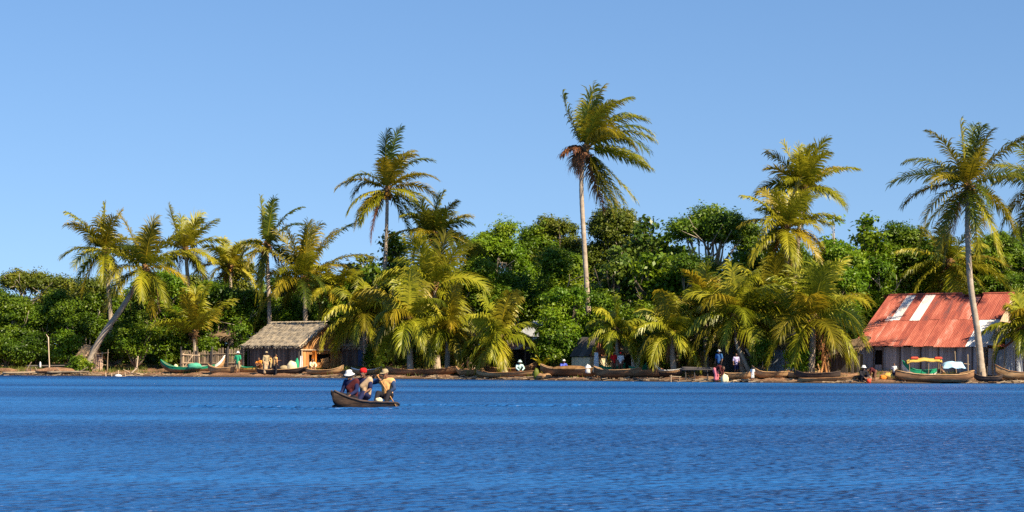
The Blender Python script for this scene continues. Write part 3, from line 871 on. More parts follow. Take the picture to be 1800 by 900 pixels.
GT = 'trees of the shore woodland'
T = [
 # back row: the skyline
 ('thin airy tree at the far left with sky between its branches', 45, 476, 48, 16, 'umbrella', 'leaf_olive'),
 ('dark treetop at the left edge behind the airy tree', -12, 510, 50, 22, 'dense', 'leaf_dark'),
 ('olive treetop between the airy tree and the palm with orange coconuts', 112, 484, 52, 22, 'dense', 'leaf_olive'),
 ('olive tree directly behind the palm with orange coconuts', 172, 490, 46, 20, 'dense', 'leaf_olive'),
 ('green treetop behind the crown of the leaning palm', 250, 492, 46, 21, 'dense', 'leaf_green'),
 ('treetop right behind the palm swept to the right', 345, 484, 46, 22, 'dense', 'leaf_olive'),
 ('rounded olive treetop left of the slim pale palm trunk', 418, 452, 44, 23, 'dense', 'leaf_olive'),
 ('dark treetop between the slim pale trunk and the feathery palm', 492, 486, 42, 22, 'dense', 'leaf_dark'),
 ('dark tree behind the feathery palm', 562, 482, 44, 24, 'dense', 'leaf_dark'),
 ('low brownish treetop left of the high palm trunk with dead frond', 636, 452, 40, 22, 'bigleaf', 'leaf_olive'),
 ('small dark big-leaved tree beside the trunk of the high palm', 694, 408, 34, 18, 'bigleaf', 'leaf_dark'),
 ('dark tree under the half-hidden palm', 750, 448, 50, 20, 'dense', 'leaf_dark'),
 ('large bright green tree with pale limbs left of the tallest palm', 868, 394, 74, 18, 'dense', 'leaf_bright'),
 ('bright green tree touching the left side of the brown-green tree top', 938, 400, 46, 22, 'dense', 'leaf_green'),
 ('brown-green treetop immediately left of the tallest trunk', 978, 380, 58, 24, 'dense', 'leaf_olive'),
 ('brown-green treetop immediately right of the tallest trunk', 1078, 368, 62, 23, 'dense', 'leaf_olive'),
 ('sparse big-leaved tree in the sky gap right of the brown-green treetop', 1134, 382, 34, 17, 'bigleaf', 'leaf_big'),
 ('tree under the sky gap between the sparse tree and the flat-topped tree', 1176, 410, 42, 20, 'bigleaf', 'leaf_green'),
 ('flat-topped spreading tree with bare limbs showing against the sky', 1246, 366, 84, 18, 'umbrella', 'leaf_green'),
 ('tree between the flat-topped tree and the bushy palm clump', 1322, 396, 42, 22, 'dense', 'leaf_dark'),
 ('tree standing behind the bushy palm clump', 1395, 420, 50, 24, 'dense', 'leaf_dark'),
 ('bright treetop immediately right of the bushy palm clump', 1474, 380, 50, 20, 'bigleaf', 'leaf_bright'),
 ('knobbly treetop halfway between the palm clump and the big right palm', 1532, 384, 38, 22, 'bigleaf', 'leaf_green'),
 ('dark treetop left of the big palm in front of the red roof', 1588, 398, 46, 24, 'dense', 'leaf_dark'),
 ('dark wood behind the crown of the big palm', 1655, 420, 52, 26, 'dense', 'leaf_dark'),
 ('treetop showing between the big palm and the edge palm', 1742, 405, 54, 25, 'dense', 'leaf_green'),
 ('dark tree behind the edge palm', 1810, 398, 56, 26, 'dense', 'leaf_dark'),
 # middle row
 ('dark rounded tree at the left edge of the picture', 18, 520, 58, 11, 'dense', 'leaf_dark'),
 ('green rounded tree left of the lone pole', 82, 512, 52, 12, 'dense', 'leaf_green'),
 ('dark green tree with a pale forked limb behind the small pink hut', 150, 515, 50, 11, 'dense', 'leaf_dark'),
 ('dense tree behind the middle of the leaning trunk', 210, 524, 44, 13, 'dense', 'leaf_dark'),
 ('bright green domed tree under the swept palm', 290, 478, 54, 9.5, 'dense', 'leaf_bright'),
 ('mid green tree between the domed tree and the brown thatched shelter', 372, 494, 46, 11, 'dense', 'leaf_green'),
 ('green tree just behind the left end of the thatched hut', 430, 508, 42, 12.5, 'dense', 'leaf_green'),
 ('green tree behind the ridge of the thatched hut', 516, 520, 46, 15, 'dense', 'leaf_bright'),
 ('dark tree behind the drooping olive palm', 610, 505, 44, 12, 'dense', 'leaf_dark'),
 ('dark green tree rising behind the low palm mass', 672, 470, 46, 12, 'bigleaf', 'leaf_dark'),
 ('green tree between the large low palm and the bright tree with pale limbs', 830, 462, 42, 11, 'dense', 'leaf_green'),
 ('dark green tree below the bright tree with pale limbs', 905, 476, 52, 12, 'dense', 'leaf_green'),
 ('green tree around the foot of the tallest palm, left side', 985, 436, 50, 13, 'dense', 'leaf_green'),
 ('shining big-leaved tree right of the tallest trunk', 1074, 434, 54, 11, 'bigleaf', 'leaf_big'),
 ('leafy tree below the sparse big-leaved tree', 1146, 446, 48, 11, 'bigleaf', 'leaf_green'),
 ('dark tree under the flat-topped tree', 1222, 452, 56, 11, 'dense', 'leaf_dark'),
 ('green tree between the dark tree and the shaggy palm', 1306, 440, 50, 12, 'bigleaf', 'leaf_green'),
 ('bright tree right of the shaggy palm crown', 1466, 432, 54, 17, 'dense', 'leaf_bright'),
 ('bright green tree just left above the red roof', 1544, 440, 50, 22, 'dense', 'leaf_bright'),
 ('green tree behind the ridge of the red roof', 1612, 456, 50, 24, 'dense', 'leaf_green'),
 ('dark tree behind the right half of the red roof', 1700, 470, 54, 26, 'dense', 'leaf_dark'),
 ('dark tree beside the right gable of the red-roofed house', 1800, 476, 50, 20, 'dense', 'leaf_dark'),
]
for i, (lab, px, top, half, off, kind, mat) in enumerate(T):
    tree(lab, px, top, half, off, kind, mat, 200 + i, group=GT, bottom={1246: 428, 45: 515}.get(px), bark='pale_bark' if 'pale' in lab or kind == 'umbrella' or i % 3 == 0 else 'bark')
B = [
 ('dark bush on the bank in the left corner', 12, 592, 46, 5.5, 'leaf_dark'),
 ('dark bush behind the lone pole', 66, 588, 36, 7, 'leaf_dark'),
 ('bright bush hiding the left side of the small pink hut', 122, 580, 30, 5.0, 'leaf_bright'),
 ('small tufted bush at the foot of the leaning palm', 140, 628, 16, 2.0, 'leaf_green'),
 ('dark overhanging bush right of the leaning trunk', 200, 585, 34, 6.5, 'leaf_dark'),
 ('green bush overhanging the water left of the green-prowed pirogue', 242, 570, 40, 4, 'leaf_green'),
 ('leafy bush behind the prow of the green pirogue', 296, 572, 32, 6, 'leaf_green'),
 ('dark bush beside the brown thatched shelter', 352, 590, 26, 8, 'leaf_dark'),
 ('small green bush behind the left end of the stick fence', 425, 572, 24, 7.5, 'leaf_green'),
 ('dark bush under the low palm mass', 660, 596, 30, 7, 'leaf_dark'),
 ('dark shrub between the two broad low palms', 745, 604, 36, 5.5, 'leaf_dark'),
 ('dark shrub behind the short thick leaning trunk', 842, 606, 34, 6, 'leaf_dark'),
 ('big bright shrub in front of the tallest trunk', 990, 508, 56, 5.5, 'leaf_bright'),
 ('lower bright shrub right of the striped metal roof', 972, 578, 32, 4, 'leaf_green'),
 ('shrub behind the small palm over the green boat', 1064, 520, 44, 8, 'leaf_green'),
 ('shrub between the two palms right of the green boat', 1130, 540, 42, 8, 'leaf_green'),
 ('dark shrub behind the reddish palm trunk', 1192, 560, 44, 8, 'leaf_dark'),
 ('dark shrub above the people at the gap', 1270, 570, 40, 8, 'leaf_dark'),
 ('small shrub left of the grey plank shed', 1338, 600, 20, 2.8, 'leaf_green'),
 ('narrow shrub right of the grey plank shed', 1401, 598, 13, 2.2, 'leaf_bright'),
 ('dark shrub left of the red-roofed house', 1472, 550, 34, 13, 'leaf_dark'),
]
for i, (lab, px, top, half, off, mat) in enumerate(B):
    tree(lab, px, top, half, off, 'bush', mat, 400 + i, cat='shrub', group='shrubs at the edge of the bank', dens=.8)


# dense undergrowth further back: closes the wood between the trunks, nobody could count it
def undergrowth():
    rnd = np.random.default_rng(99)
    cs, rr = [], []
    for px in range(-260, 2100, 15):
        for off in (14.5, 20, 26, 34):
            p = P(px + rnd.normal() * 5, off + rnd.normal() * 1.2)
            h = {14.5: 2.0, 20: 4.2, 26: 5.8, 34: 7.0}[off] * (0.9 if px < 250 else 1.0)
            nlev = max(1, int(h / 1.4))
            for k in range(nlev):
                cs.append([p.x + rnd.normal() * .5, p.y + rnd.normal() * .5, p.z + .6 + k * 1.4 + rnd.normal() * .3])
                rr.append(rnd.uniform(.9, 1.35))
    cs = np.array(cs); rr = np.array(rr)
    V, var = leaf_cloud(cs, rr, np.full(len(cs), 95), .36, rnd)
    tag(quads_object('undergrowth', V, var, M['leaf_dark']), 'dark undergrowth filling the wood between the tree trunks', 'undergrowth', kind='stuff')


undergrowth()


def grass():
    rnd = np.random.default_rng(5)
    n = 9000
    px = rnd.uniform(-150, 1950, n); of = rnd.uniform(.8, 9, n) ** 1.0
    Vs = []
    keep = []
    for a, b in zip(px, of):
        if mnoise.noise(Vector((a * .02, b * .5, 0))) < (-.05 if a < 320 else .22): continue
        p = P(a, b)
        p.z -= .04
        for k in range(4):
            h = rnd.uniform(.12, .38)
            an = rnd.uniform(0, 6.28); q = np.array([math.cos(an), math.sin(an), 0]) * .02
            o = np.array(p) + rnd.normal(size=3) * np.array([.12, .12, 0])
            tip = o + np.array([rnd.normal() * .1, rnd.normal() * .1, h])
            Vs.append([o - q, o + q, tip + q * .2, tip - q * .2])
    V = np.array(Vs)
    tag(quads_object('grass', V, rnd.random(len(V)), M['grass']), 'tufts of grass growing along the sandy bank', 'grass', kind='stuff')


grass()

# ------------------------------------------------------------------ buildings
def frame_at(px, off, r, label, cat='house', name='wooden_house', z=None):
    return empty(name, P(px, off, z), -R(r), label, cat)


def planks(mb, x0, x1, z0, z1, y, axis='x', w=.24, th=.04, ragged=.0, gap=.012, prob=1.0, top=None):
    n = max(1, int(round(abs(x1 - x0) / w)))
    ww = (x1 - x0) / n
    for i in range(n):
        if random.random() > prob: continue
        c = x0 + (i + .5) * ww
        t = (z1 if top is None else top(c)) - random.uniform(0, ragged)
        if t <= z0 + .02: continue
        yy = y + random.uniform(-.008, .008)
        cc, dd = ((c, yy, (z0 + t) / 2), (abs(ww) - gap, th, t - z0)) if axis == 'x' else ((yy, c, (z0 + t) / 2), (th, abs(ww) - gap, t - z0))
        mb.box(cc, dd, ry=random.uniform(-.008, .008) if axis == 'x' else 0)


def thatch_slope(mb, A, B, C, D, nu=40, nv=14, th=.16, sag=.10, fringe=.28, rnd=random):
    """A,B eave left/right; D,C ridge left/right"""
    A, B, C, D = map(Vector, (A, B, C, D))
    nrm = (B - A).cross(D - A).normalized()
    if nrm.z < 0: nrm = -nrm
    top = []
    for j in range(nv + 1):
        v = j / nv
        for i in range(nu + 1):
            u = i / nu
            p = A.lerp(B, u).lerp(D.lerp(C, u), v)
            p = p - nrm * sag * math.sin(math.pi * v) * .7 - Vector((0, 0, 1)) * sag * math.sin(math.pi * u) * v
            p = p + nrm * (mnoise.noise(Vector((p.x * 2.2, p.y * 2.2, p.z * 5))) * .09 + rnd.uniform(-.02, .02) + .03 * math.sin(v * nv * 2.1))
            top.append(p)
    n1 = nu + 1
    fs = [(j * n1 + i, j * n1 + i + 1, (j + 1) * n1 + i + 1, (j + 1) * n1 + i) for j in range(nv) for i in range(nu)]
    mb.add(top, fs)
    bot = [p - nrm * th for p in top]
    mb.add(bot, [f[::-1] for f in fs])
    # straw bundles hanging over the eave and the two ends, and lying loose on the slope
    def straw(p, d, w, l):
        t = d.cross(nrm).normalized() * w
        mb.cv = rnd.random()
        mb.add([p - t, p + t, p + t * .5 + d * l, p - t * .5 + d * l], [(0, 1, 2, 3)])
    down = (A - D).normalized()
    for i in range(int((B - A).length * 26)):
        u = rnd.random()
        p = A.lerp(B, u) - nrm * rnd.uniform(0, th)
        straw(p - down * .05, (down * .75 + Vector((0, 0, -.5)) + Vector((rnd.uniform(-.3, .3), 0, 0))).normalized(), rnd.uniform(.02, .05), rnd.uniform(.1, fringe))
    for E, F, sgn in ((A, D, -1), (B, C, 1)):
        for i in range(int((F - E).length * 14)):
            p = E.lerp(F, rnd.random()) - nrm * rnd.uniform(0, th)
            straw(p, (down * .8 + (B - A).normalized() * sgn * .5 + Vector((0, 0, -.3))).normalized(), .035, rnd.uniform(.1, .28))
    for i in range(int((B - A).length * (D - A).length * 16)):
        p = A.lerp(B, rnd.random()).lerp(D.lerp(C, rnd.random()), rnd.random()) + nrm * .05
        q = top[min(len(top) - 1, int(rnd.random() * len(top)))] + nrm * .01
        straw(q, (down + nrm * .10 + Vector((rnd.uniform(-.25, .25), rnd.uniform(-.2, .2), 0))).normalized(), rnd.uniform(.015, .04), rnd.uniform(.15, .4))
    mb.cv = None


def corrugated(mb, A, B, D, C, sheets, rows, light, th=.004, pitch=.10, amp=.022, skip=(), wob=.03):
    """A,B eave; D,C ridge. sheets across, rows = list of (v0,v1). light: set of (sheet,row) pale sheets"""
    A, B, C, D = map(Vector, (A, B, C, D))
    nrm = (B - A).cross(D - A).normalized()
    if nrm.z < 0: nrm = -nrm
    for rI, (v0, v1) in enumerate(rows):
        for s in range(sheets):
            if (s, rI) in skip: continue
            u0, u1 = s / sheets, (s + 1) / sheets + .006
            lift = .012 * rI + random.uniform(0, wob)
            vv0 = v0 - random.uniform(0, .03); vv1 = v1
            W = (B - A).length / sheets
            n = max(4, int(W / pitch) * 2)
            vs = []
            for k in range(n + 1):
                u = u0 + (u1 - u0) * k / n
                h = lift + (amp if k % 2 else 0)
                vs += [A.lerp(B, u).lerp(D.lerp(C, u), vv0) + nrm * (h + .01), A.lerp(B, u).lerp(D.lerp(C, u), vv1) + nrm * h]
            mb.cv = random.uniform(.91, 1.0) if (s, rI) in light else random.uniform(0, .85)
            mb.add(vs, [(2 * k, 2 * k + 2, 2 * k + 3, 2 * k + 1) for k in range(n)])
    mb.cv = None


random.seed(77)
# --- thatched hut ---------------------------------------------------------------------------
RH = 42
hut = frame_at(425, 5.6, RH, 'woven hut with a broad grey thatched roof and sunlit orange gable', 'hut', 'thatched_hut')
hz = hut.location.z
L, D = 6.7, 4.9
EZ, RZ = 2.40 - hz, 4.14 - hz
m = MB(); thatch_slope(m, (-.1, 0, EZ), (L, 0, EZ - .05), (L + .1, D / 2, RZ), (.35, D / 2, RZ + .04), 60, 16)
thatch_slope(m, (.1, D, EZ), (L, D, EZ), (L + .1, D / 2, RZ - .01), (.35, D / 2, RZ + .03), 30, 8)
for i in range(150):
    x = random.uniform(.3, L + .1)
    m.tube([(x, D / 2 - .12, RZ + .02), (x + random.uniform(-.2, .2), D / 2 + .1, RZ + .09)], .03, 4)
m.build('roof', M['thatch'], hut)
m = MB()
planks(m, .45, L - .35, -.15, EZ + .12, .42, w=.13, ragged=.05)
planks(m, .42, D - .42, -.15, EZ + .1, .5, axis='y', w=.16)
planks(m, .45, L - .35, -.15, EZ + .1, D - .42, w=.3)
m.build('wall', M['wall_stick'], hut)
m = MB()
gx = L - .38
ztop = lambda y: EZ - .02 + (RZ - EZ) * (1 - abs(y - D / 2) / (D / 2)) - .12
m1 = MB()
# gable wall of split reed around the door and window openings
planks(m1, .40, 1.15, -.1, 1.45, gx, 'y', .11)
planks(m1, 1.15, 1.55, 1.15, 1.45, gx, 'y', .13)
planks(m1, 1.55, 1.75, -.1, 1.45, gx, 'y', .11)
planks(m1, 1.75, 3.3, .15, .55, gx, 'y', .12)
planks(m1, 1.75, 3.3, 1.2, 1.45, gx, 'y', .12)
planks(m1, 3.3, D - .35, -.1, 1.45, gx, 'y', .12)
planks(m1, .40, D - .35, 1.52, 3, gx, 'y', .12, top=ztop)
m1.build('gable_wall', M['wood_orange'], hut)
m = MB(); m.cv = .6
m.tube([(gx + .1, .25, 1.49), (gx + .1, D - .2, 1.47)], .06, 6)
for y in (.38, 1.75, D - .4): m.tube([(gx + .07, y, -.1), (gx + .07, y, 1.5)], .05, 6)
m.tube([(gx + .3, -.1, EZ - .1), (gx + .3, D / 2, RZ - .1)], .04, 6)
m.tube([(gx + .3, D + .1, EZ - .1), (gx + .3, D / 2, RZ - .1)], .04, 6)
m.build('gable_frame', M['wood_pale'], hut)
m = MB(); m.box((gx - .35, 2.5, .9), (.02, 1.6, 1.0)); m.box((gx - .35, 1.35, .55), (.02, .7, 1.3)); m.build('opening_shade_panel', M['painted_shade'], hut)  # black panels painted as the shade inside window and doorway
m = MB(); m.box((gx + .04, 2.75, .72), (.03, .8, .34), rx=.2); m.build('shutter', M['wood_orange'], hut)
for x in (.5, 1.9, 3.4, 5.0, L - .45):
    m = MB(); m.tube([(x, .2, -.2), (x + .04, .18, EZ + .02)], .05, 6); m.build('porch_post', M['wood_dark'], hut)
# orange cloth hanging in the doorway
def draped(name, label, cat, mat, px, off, z0, z1, w, rz=0, folds=4, seed=0, group=None):
    b = MB(); b.cv = .5
    rnd = random.Random(seed)
    nu, nv = 18, 10
    loc = P(px, off, 0)
    vs = []
    ph = rnd.uniform(0, 6)
    for j in range(nv + 1):
        for i in range(nu + 1):
            u, v = i / nu - .5, j / nv
            ww = w * (.7 + .3 * v)
            vs.append((u * ww, .05 * math.sin(u * folds * 6.28 + ph) * (.3 + v) + .03 * math.sin(v * 5), z1 - (z1 - z0) * v * (1 - .08 * math.cos(u * 9 + ph))))
    fs = [(j * (nu + 1) + i, j * (nu + 1) + i + 1, (j + 1) * (nu + 1) + i + 1, (j + 1) * (nu + 1) + i) for j in range(nv) for i in range(nu)]
    b.add(vs, fs)
    b.add([(x, y + .012, z) for x, y, z in vs], [f[::-1] for f in fs])
    o = b.build(name, mat, None, True)
    o.location = loc; o.rotation_euler = (0, 0, rz)
    return tag(o, label, cat, group)


# --- lean-to right of the hut ----------------------------------------------------------------
sh = frame_at(592, 8.0, 38, 'small dark lean-to with grey thatch half hidden by low palms', 'hut', 'lean_to_shelter')
z = sh.location.z
m = MB(); thatch_slope(m, (0, 0, 2.35 - z), (3.2, 0, 2.3 - z), (3.2, 1.8, 3.7 - z), (.6, 1.8, 3.7 - z), 30, 10); m.build('roof', M['thatch'], sh)
m = MB(); planks(m, .25, 3.0, -.2, 1.85, .35, w=.2); planks(m, .4, 2.4, -.2, 2.2, .25, 'y', .2); planks(m, .4, 2.4, -.2, 2.2, 3.0, 'y', .2); m.build('wall', M['wood_dark'], sh)
m = MB(); m.box((2.2, .3, .9), (.55, .05, 1.4)); m.build('door', cloth('door_blue', (.03, .07, .16)), sh)

# --- red metal roof house ---------------------------------------------------------------------
RR = 36
rh = frame_at(1499, 12.5, RR, 'plank house under a big rusty red corrugated roof with two pale sheets', 'house', 'metal_roofed_house')
z = rh.location.z
L, D = 9.7, 9.2
EZ, RZ = 2.46 - z, 6.02 - z
m = MB()
n_s = 13
corrugated(m, (0, 0, EZ), (L, 0, EZ - .04), (.45, D / 2, RZ), (L, D / 2, RZ), n_s, [(0, .52), (.5, 1.0)],
           {(2, 1), (4, 1), (12, 0), (11, 0)}, skip={(8, 1), (9, 1)})
corrugated(m, (L * 8 / 13, D * .25, (EZ + RZ) / 2 + .0), (L * 10 / 13, D * .25, (EZ + RZ) / 2), (L * 8 / 13, D * .465, RZ - .22), (L * 10 / 13, D * .465, RZ - .22), 2, [(0, 1)], set())
corrugated(m, (.8, D * .235, EZ + (RZ - EZ) * .47 + .03), (1.9, D * .235, EZ + (RZ - EZ) * .47 + .03), (.8, D * .28, EZ + (RZ - EZ) * .56 + .03), (1.9, D * .28, EZ + (RZ - EZ) * .56 + .03), 2, [(0, 1)], {(1, 0)})
corrugated(m, (0, D, EZ), (L, D, EZ), (0, D / 2, RZ - .01), (L, D / 2, RZ - .01), n_s, [(0, 1.0)], set())
m.build('roof', M['roof_red'], rh)
m = MB(); m.cv = .3
m.tube([(.45, D / 2, RZ + .02), (L * 8 / 13, D / 2, RZ + .05)], .09, 8)
m.tube([(L * 10 / 13, D / 2, RZ + .02), (L, D / 2, RZ + .03)], .08, 8)
m.build('ridge_cap', M['roof_red'], rh)
m = MB(); planks(m, .25, 1.5, -.3, EZ - .03, .35, w=.26, ragged=.08); planks(m, 2.05, L - .3, -.3, EZ - .03, .35, w=.26, ragged=.08)
planks(m, 1.5, 2.05, -.3, .35, .35, w=.26); planks(m, 1.5, 2.05, 1.35, EZ - .03, .35, w=.26)
planks(m, .4, D - .4, -.3, EZ + .2, .3, 'y', .3)
planks(m, .3, L - .3, -.3, EZ, D - .35, w=.4)
m.build('wall', M['wood_grey'], rh)
for x in (.2, 1.45, 2.1, 3.4, 4.9, 6.2, 7.4, 8.6, L - .25):
    m = MB(); m.tube([(x, .28, -.3), (x + random.uniform(-.03, .03), .28, EZ - .02)], .05, 6); m.build('wall_post', M['wood_dark'], rh)
m = MB(); m.box((1.78, .6, .85), (.6, .02, 1.1)); m.build('opening_shade_panel', M['painted_shade'], rh)  # black sheet behind the window gap, painted as indoor shade
m = MB()
zt = lambda y: EZ + (RZ - EZ) * (1 - abs(y - D / 2) / (D / 2)) - .08
planks(m, .3, D - .3, -.3, 9, L - .3, 'y', .22, top=zt)
m.build('gable_wall', M['wood_pale'], rh)
# lower roof built against the right gable
m = MB()
corrugated(m, (L - .2, -.1, EZ - .0 + .08), (L + 1.4, -.1, EZ - .12), (L - .2, 3.2, EZ + 1.35), (L + 1.3, 3.2, EZ + .9), 2, [(0, 1)], {(0, 0)})
corrugated(m, (L - .15, 3.2, EZ + 1.2), (L + 1.5, 3.2, EZ + .75), (L - .15, 6.5, EZ + 1.8), (L + 1.6, 6.5, EZ + 1.3), 3, [(0, 1)], set())
m.build('side_roof', M['roof_red'], rh)
m = MB(); planks(m, L + .0, L + 1.2, -.3, EZ - .12, .3, w=.26, ragged=.2); planks(m, .3, 6, -.3, EZ + .55, L + 1.2, 'y', .24, ragged=.3)
m.build('side_wall', M['wood_grey'], rh)
for x, y in ((L + 1.25, -.05), (L + .5, -.1), (L + 1.35, 1.6)):
    m = MB(); m.tube([(x, y, -.4), (x + .05, y, EZ - .1)], .05, 6); m.build('side_post', M['stick'], rh)

# --- small pink plank hut at the left ---------------------------------------------------------
ph_ = frame_at(131, 3.4, 52, 'tiny pink plank hut behind the foot of the leaning palm', 'hut', 'plank_hut')
z = ph_.location.z
ph_.scale = (.78, .78, .78)
m = MB(); planks(m, .1, 2.2, -.1, 1.0, .1, w=.2); planks(m, .1, 2.0, -.1, 3, 2.2, 'y', .22, top=lambda y: 1.35 + 1.0 * (1 - abs(y - 1.05) / 1.05) * 1.0); m.build('wall', solid('plank_pink', [(.40, .26, .17), (.62, .42, .30), (.75, .55, .42)], .85), ph_)
m = MB(); thatch_slope(m, (-.1, -.1, 1.2), (2.45, -.1, 1.2), (2.5, 1.05, 2.6), (0, 1.05, 2.6), 16, 8, .12, fringe=.2)
thatch_slope(m, (-.1, 2.2, 1.2), (2.45, 2.2, 1.2), (2.5, 1.05, 2.6), (0, 1.05, 2.6), 16, 8, .12, fringe=.2); m.build('roof', M['thatch_brown'], ph_)
m = MB(); m.cv = .5; m.tube([(2.27, .0, 1.38), (2.27, 2.1, 1.38)], .04, 6); m.build('gable_beam', M['wood_dark'], ph_)

# --- brown thatched shelter behind the fence ---------------------------------------------------
b_ = frame_at(352, 10.5, 40, 'collapsed brown thatched shelter behind the stick fence', 'shelter', 'thatched_shelter')
z = b_.location.z
m = MB(); thatch_slope(m, (0, 0, 3.3 - z), (3.4, 0, 3.1 - z), (3.2, 1.5, 4.5 - z), (.7, 1.5, 4.6 - z), 26, 10, .2, sag=.3, fringe=.5); m.build('roof', M['thatch_brown'], b_)
for x, y in ((.3, .2), (3.1, .2), (.5, 1.4), (3.0, 1.4)):
    m = MB(); m.cv = .3; m.tube([(x, y, -.2), (x, y, 2.75 + y * .5)], .06, 6); m.build('post', M['wood_dark'], b_)

# --- open shed with striped metal roof ----------------------------------------------------------
sm = frame_at(893, 4.8, 34, 'dark open shed with rusty striped metal roof beside the short leaning trunk', 'shed', 'open_shed')
z = sm.location.z
m = MB(); corrugated(m, (0, 0, 2.1 - z), (2.6, 0, 2.1 - z), (.3, 2.0, 2.95 - z), (2.9, 2.0, 2.95 - z), 6, [(0, 1)], {(1, 0), (3, 0), (5, 0)}); m.build('roof', M['roof_striped'], sm)
m = MB()
for x, y in ((.1, .1), (1.4, .1), (2.5, .1), (.3, 1.9), (2.7, 1.9)): m.tube([(x, y, -.3), (x, y, 1.6 + y * .4)], .05, 6)
m.build('frame', M['wood_dark'], sm)
m = MB(); planks(m, 0, 3.0, -.2, 2.0, 1.9, w=.22); planks(m, .1, 1.9, -.2, 1.6, 2.7, 'y', .24); planks(m, .1, 1.9, -.2, 1.6, .05, 'y', .24); m.build('wall', M['wood_dark'], sm)
gm = frame_at(905, 8.5, 34, 'pale grey metal roof showing between palms above the striped roof', 'hut', 'metal_roofed_hut')
z = gm.location.z
m = MB(); corrugated(m, (0, 0, 3.05 - z), (2.3, 0, 3.05 - z), (.5, 1.6, 4.2 - z), (2.3, 1.6, 4.2 - z), 3, [(0, 1)], set()); m.build('roof', M['metal_roof_grey'], gm)
m = MB(); planks(m, .1, 2.2, -.2, 3.0 - z, .2, w=.25); planks(m, .2, 1.8, -.2, 3.0 - z, 2.2, 'y', .25); m.build('wall', M['wood_dark'], gm)

# --- little hut with green and red roof ------------------------------------------------------------
gh = frame_at(984, 4.2, 42, 'cream hut with red-brown gable and green metal roof sheet', 'hut', 'painted_hut')
z = gh.location.z
m = MB(); planks(m, 1.0, 2.6, -.1, 1.1, .1, w=.3, prob=.9); planks(m, .1, 1.9, -.1, 1.15, 2.6, 'y', .2); m.build('wall', M['c_cream'], gh)
m = MB(); planks(m, .1, 1.9, 1.2, 3, 2.64, 'y', .16, top=lambda y: 1.2 + 1.25 * (1 - abs(y - 1) / 1)); m.build('gable_wall', solid('gable_rust', [(.25, .09, .04), (.42, .17, .09), (.55, .25, .14)], .9), gh)
m = MB(); corrugated(m, (1.0, 2.1, 1.15), (2.75, 2.1, 1.15), (1.0, 1, 2.5), (2.75, 1, 2.5), 3, [(0, 1)], set()); corrugated(m, (2.62, 2.15, 1.15), (3.0, 2.15, 1.1), (2.62, 1, 2.55), (3.0, 1, 2.5), 1, [(0, 1)], set()); m.build('green_roof', M['paint_green'], gh)
m = MB(); corrugated(m, (1.0, -.1, 1.15), (2.7, -.1, 1.15), (1.0, 1, 2.48), (2.7, 1, 2.48), 4, [(0, 1)], set()); m.build('roof', M['wood_dark'], gh)
m = MB(); m.cv = .2
m.tube([(2.7, 0, 1.17), (2.7, 2, 1.17)], .04, 5); m.tube([(2.7, .9, -.1), (2.7, .9, 1.2)], .035, 5); m.tube([(2.7, .1, .4), (2.7, 1.9, .4)], .03, 5)
m.build('gable_frame', M['wood_dark'], gh)

# --- pale wall hut behind the green boats -------------------------------------------------------------
wh = frame_at(1042, 6, 20, 'low whitewashed plank hut behind the green boat and small palm', 'hut', 'whitewashed_hut')
z = wh.location.z
m = MB(); planks(m, 0, 3.4, -.1, 1.35, 0, w=.3, prob=.85); planks(m, 0, 2.2, -.1, 1.5, 3.4, 'y', .3); m.build('wall', M['paint_white'], wh)
m = MB(); thatch_slope(m, (-.3, -.3, 1.4), (3.7, -.3, 1.35), (3.6, 1.3, 2.3), (-.1, 1.3, 2.3), 24, 8); m.build('roof', M['thatch_brown'], wh)
m = MB(); m.box((1.4, .3, .6), (3.2, .02, 1.4)); m.build('indoor_shade_panel', M['painted_shade'], wh)  # black sheet behind the plank gaps stands for the shade within

# --- grey plank shed --------------------------------------------------------------------------------------
gs = frame_at(1347, 4.6, 22, 'grey-blue upright plank shed in the shade of the husk-trunked palm', 'shed', 'plank_shed')
z = gs.location.z
m = MB(); planks(m, 0, 1.25, -.2, 1.75, 0, w=.3, ragged=.06); planks(m, 1.3, 1.9, -.2, 1.6, .05, w=.2, ragged=.2); planks(m, 0, 2.0, -.2, 1.8, 1.9, 'y', .3); planks(m, 0, 2, -.2, 1.8, 0, 'y', .3); m.build('wall', M['wood_grey'], gs)
m = MB(); thatch_slope(m, (-.3, -.2, 1.85), (2.2, -.2, 1.8), (2.2, 1.6, 2.7), (-.2, 1.6, 2.7), 18, 8); m.build('roof', M['thatch_brown'], gs)

# --- dark plank house behind the gap --------------------------------------------------------------------
dk = frame_at(1262, 5.6, 22, 'dark plank hut behind the people at the gap', 'hut', 'dark_hut')
z = dk.location.z
m = MB(); planks(m, 0, 2.2, -.2, 1.9, 0, w=.26); planks(m, 0, 2.0, -.2, 1.9, 2.2, 'y', .3); m.build('wall', M['wood_dark'], dk)
m = MB(); thatch_slope(m, (-.3, -.2, 2.0), (2.5, -.2, 1.95), (2.4, 1.5, 2.9), (-.2, 1.5, 2.9), 18, 8); m.build('roof', M['thatch_brown'], dk)
m = MB(); m.cv = .6; m.tube([(.15, -.3, -.3), (.15, -.3, 2.0)], .06, 6); m.build('post', M['wood_orange'], dk)

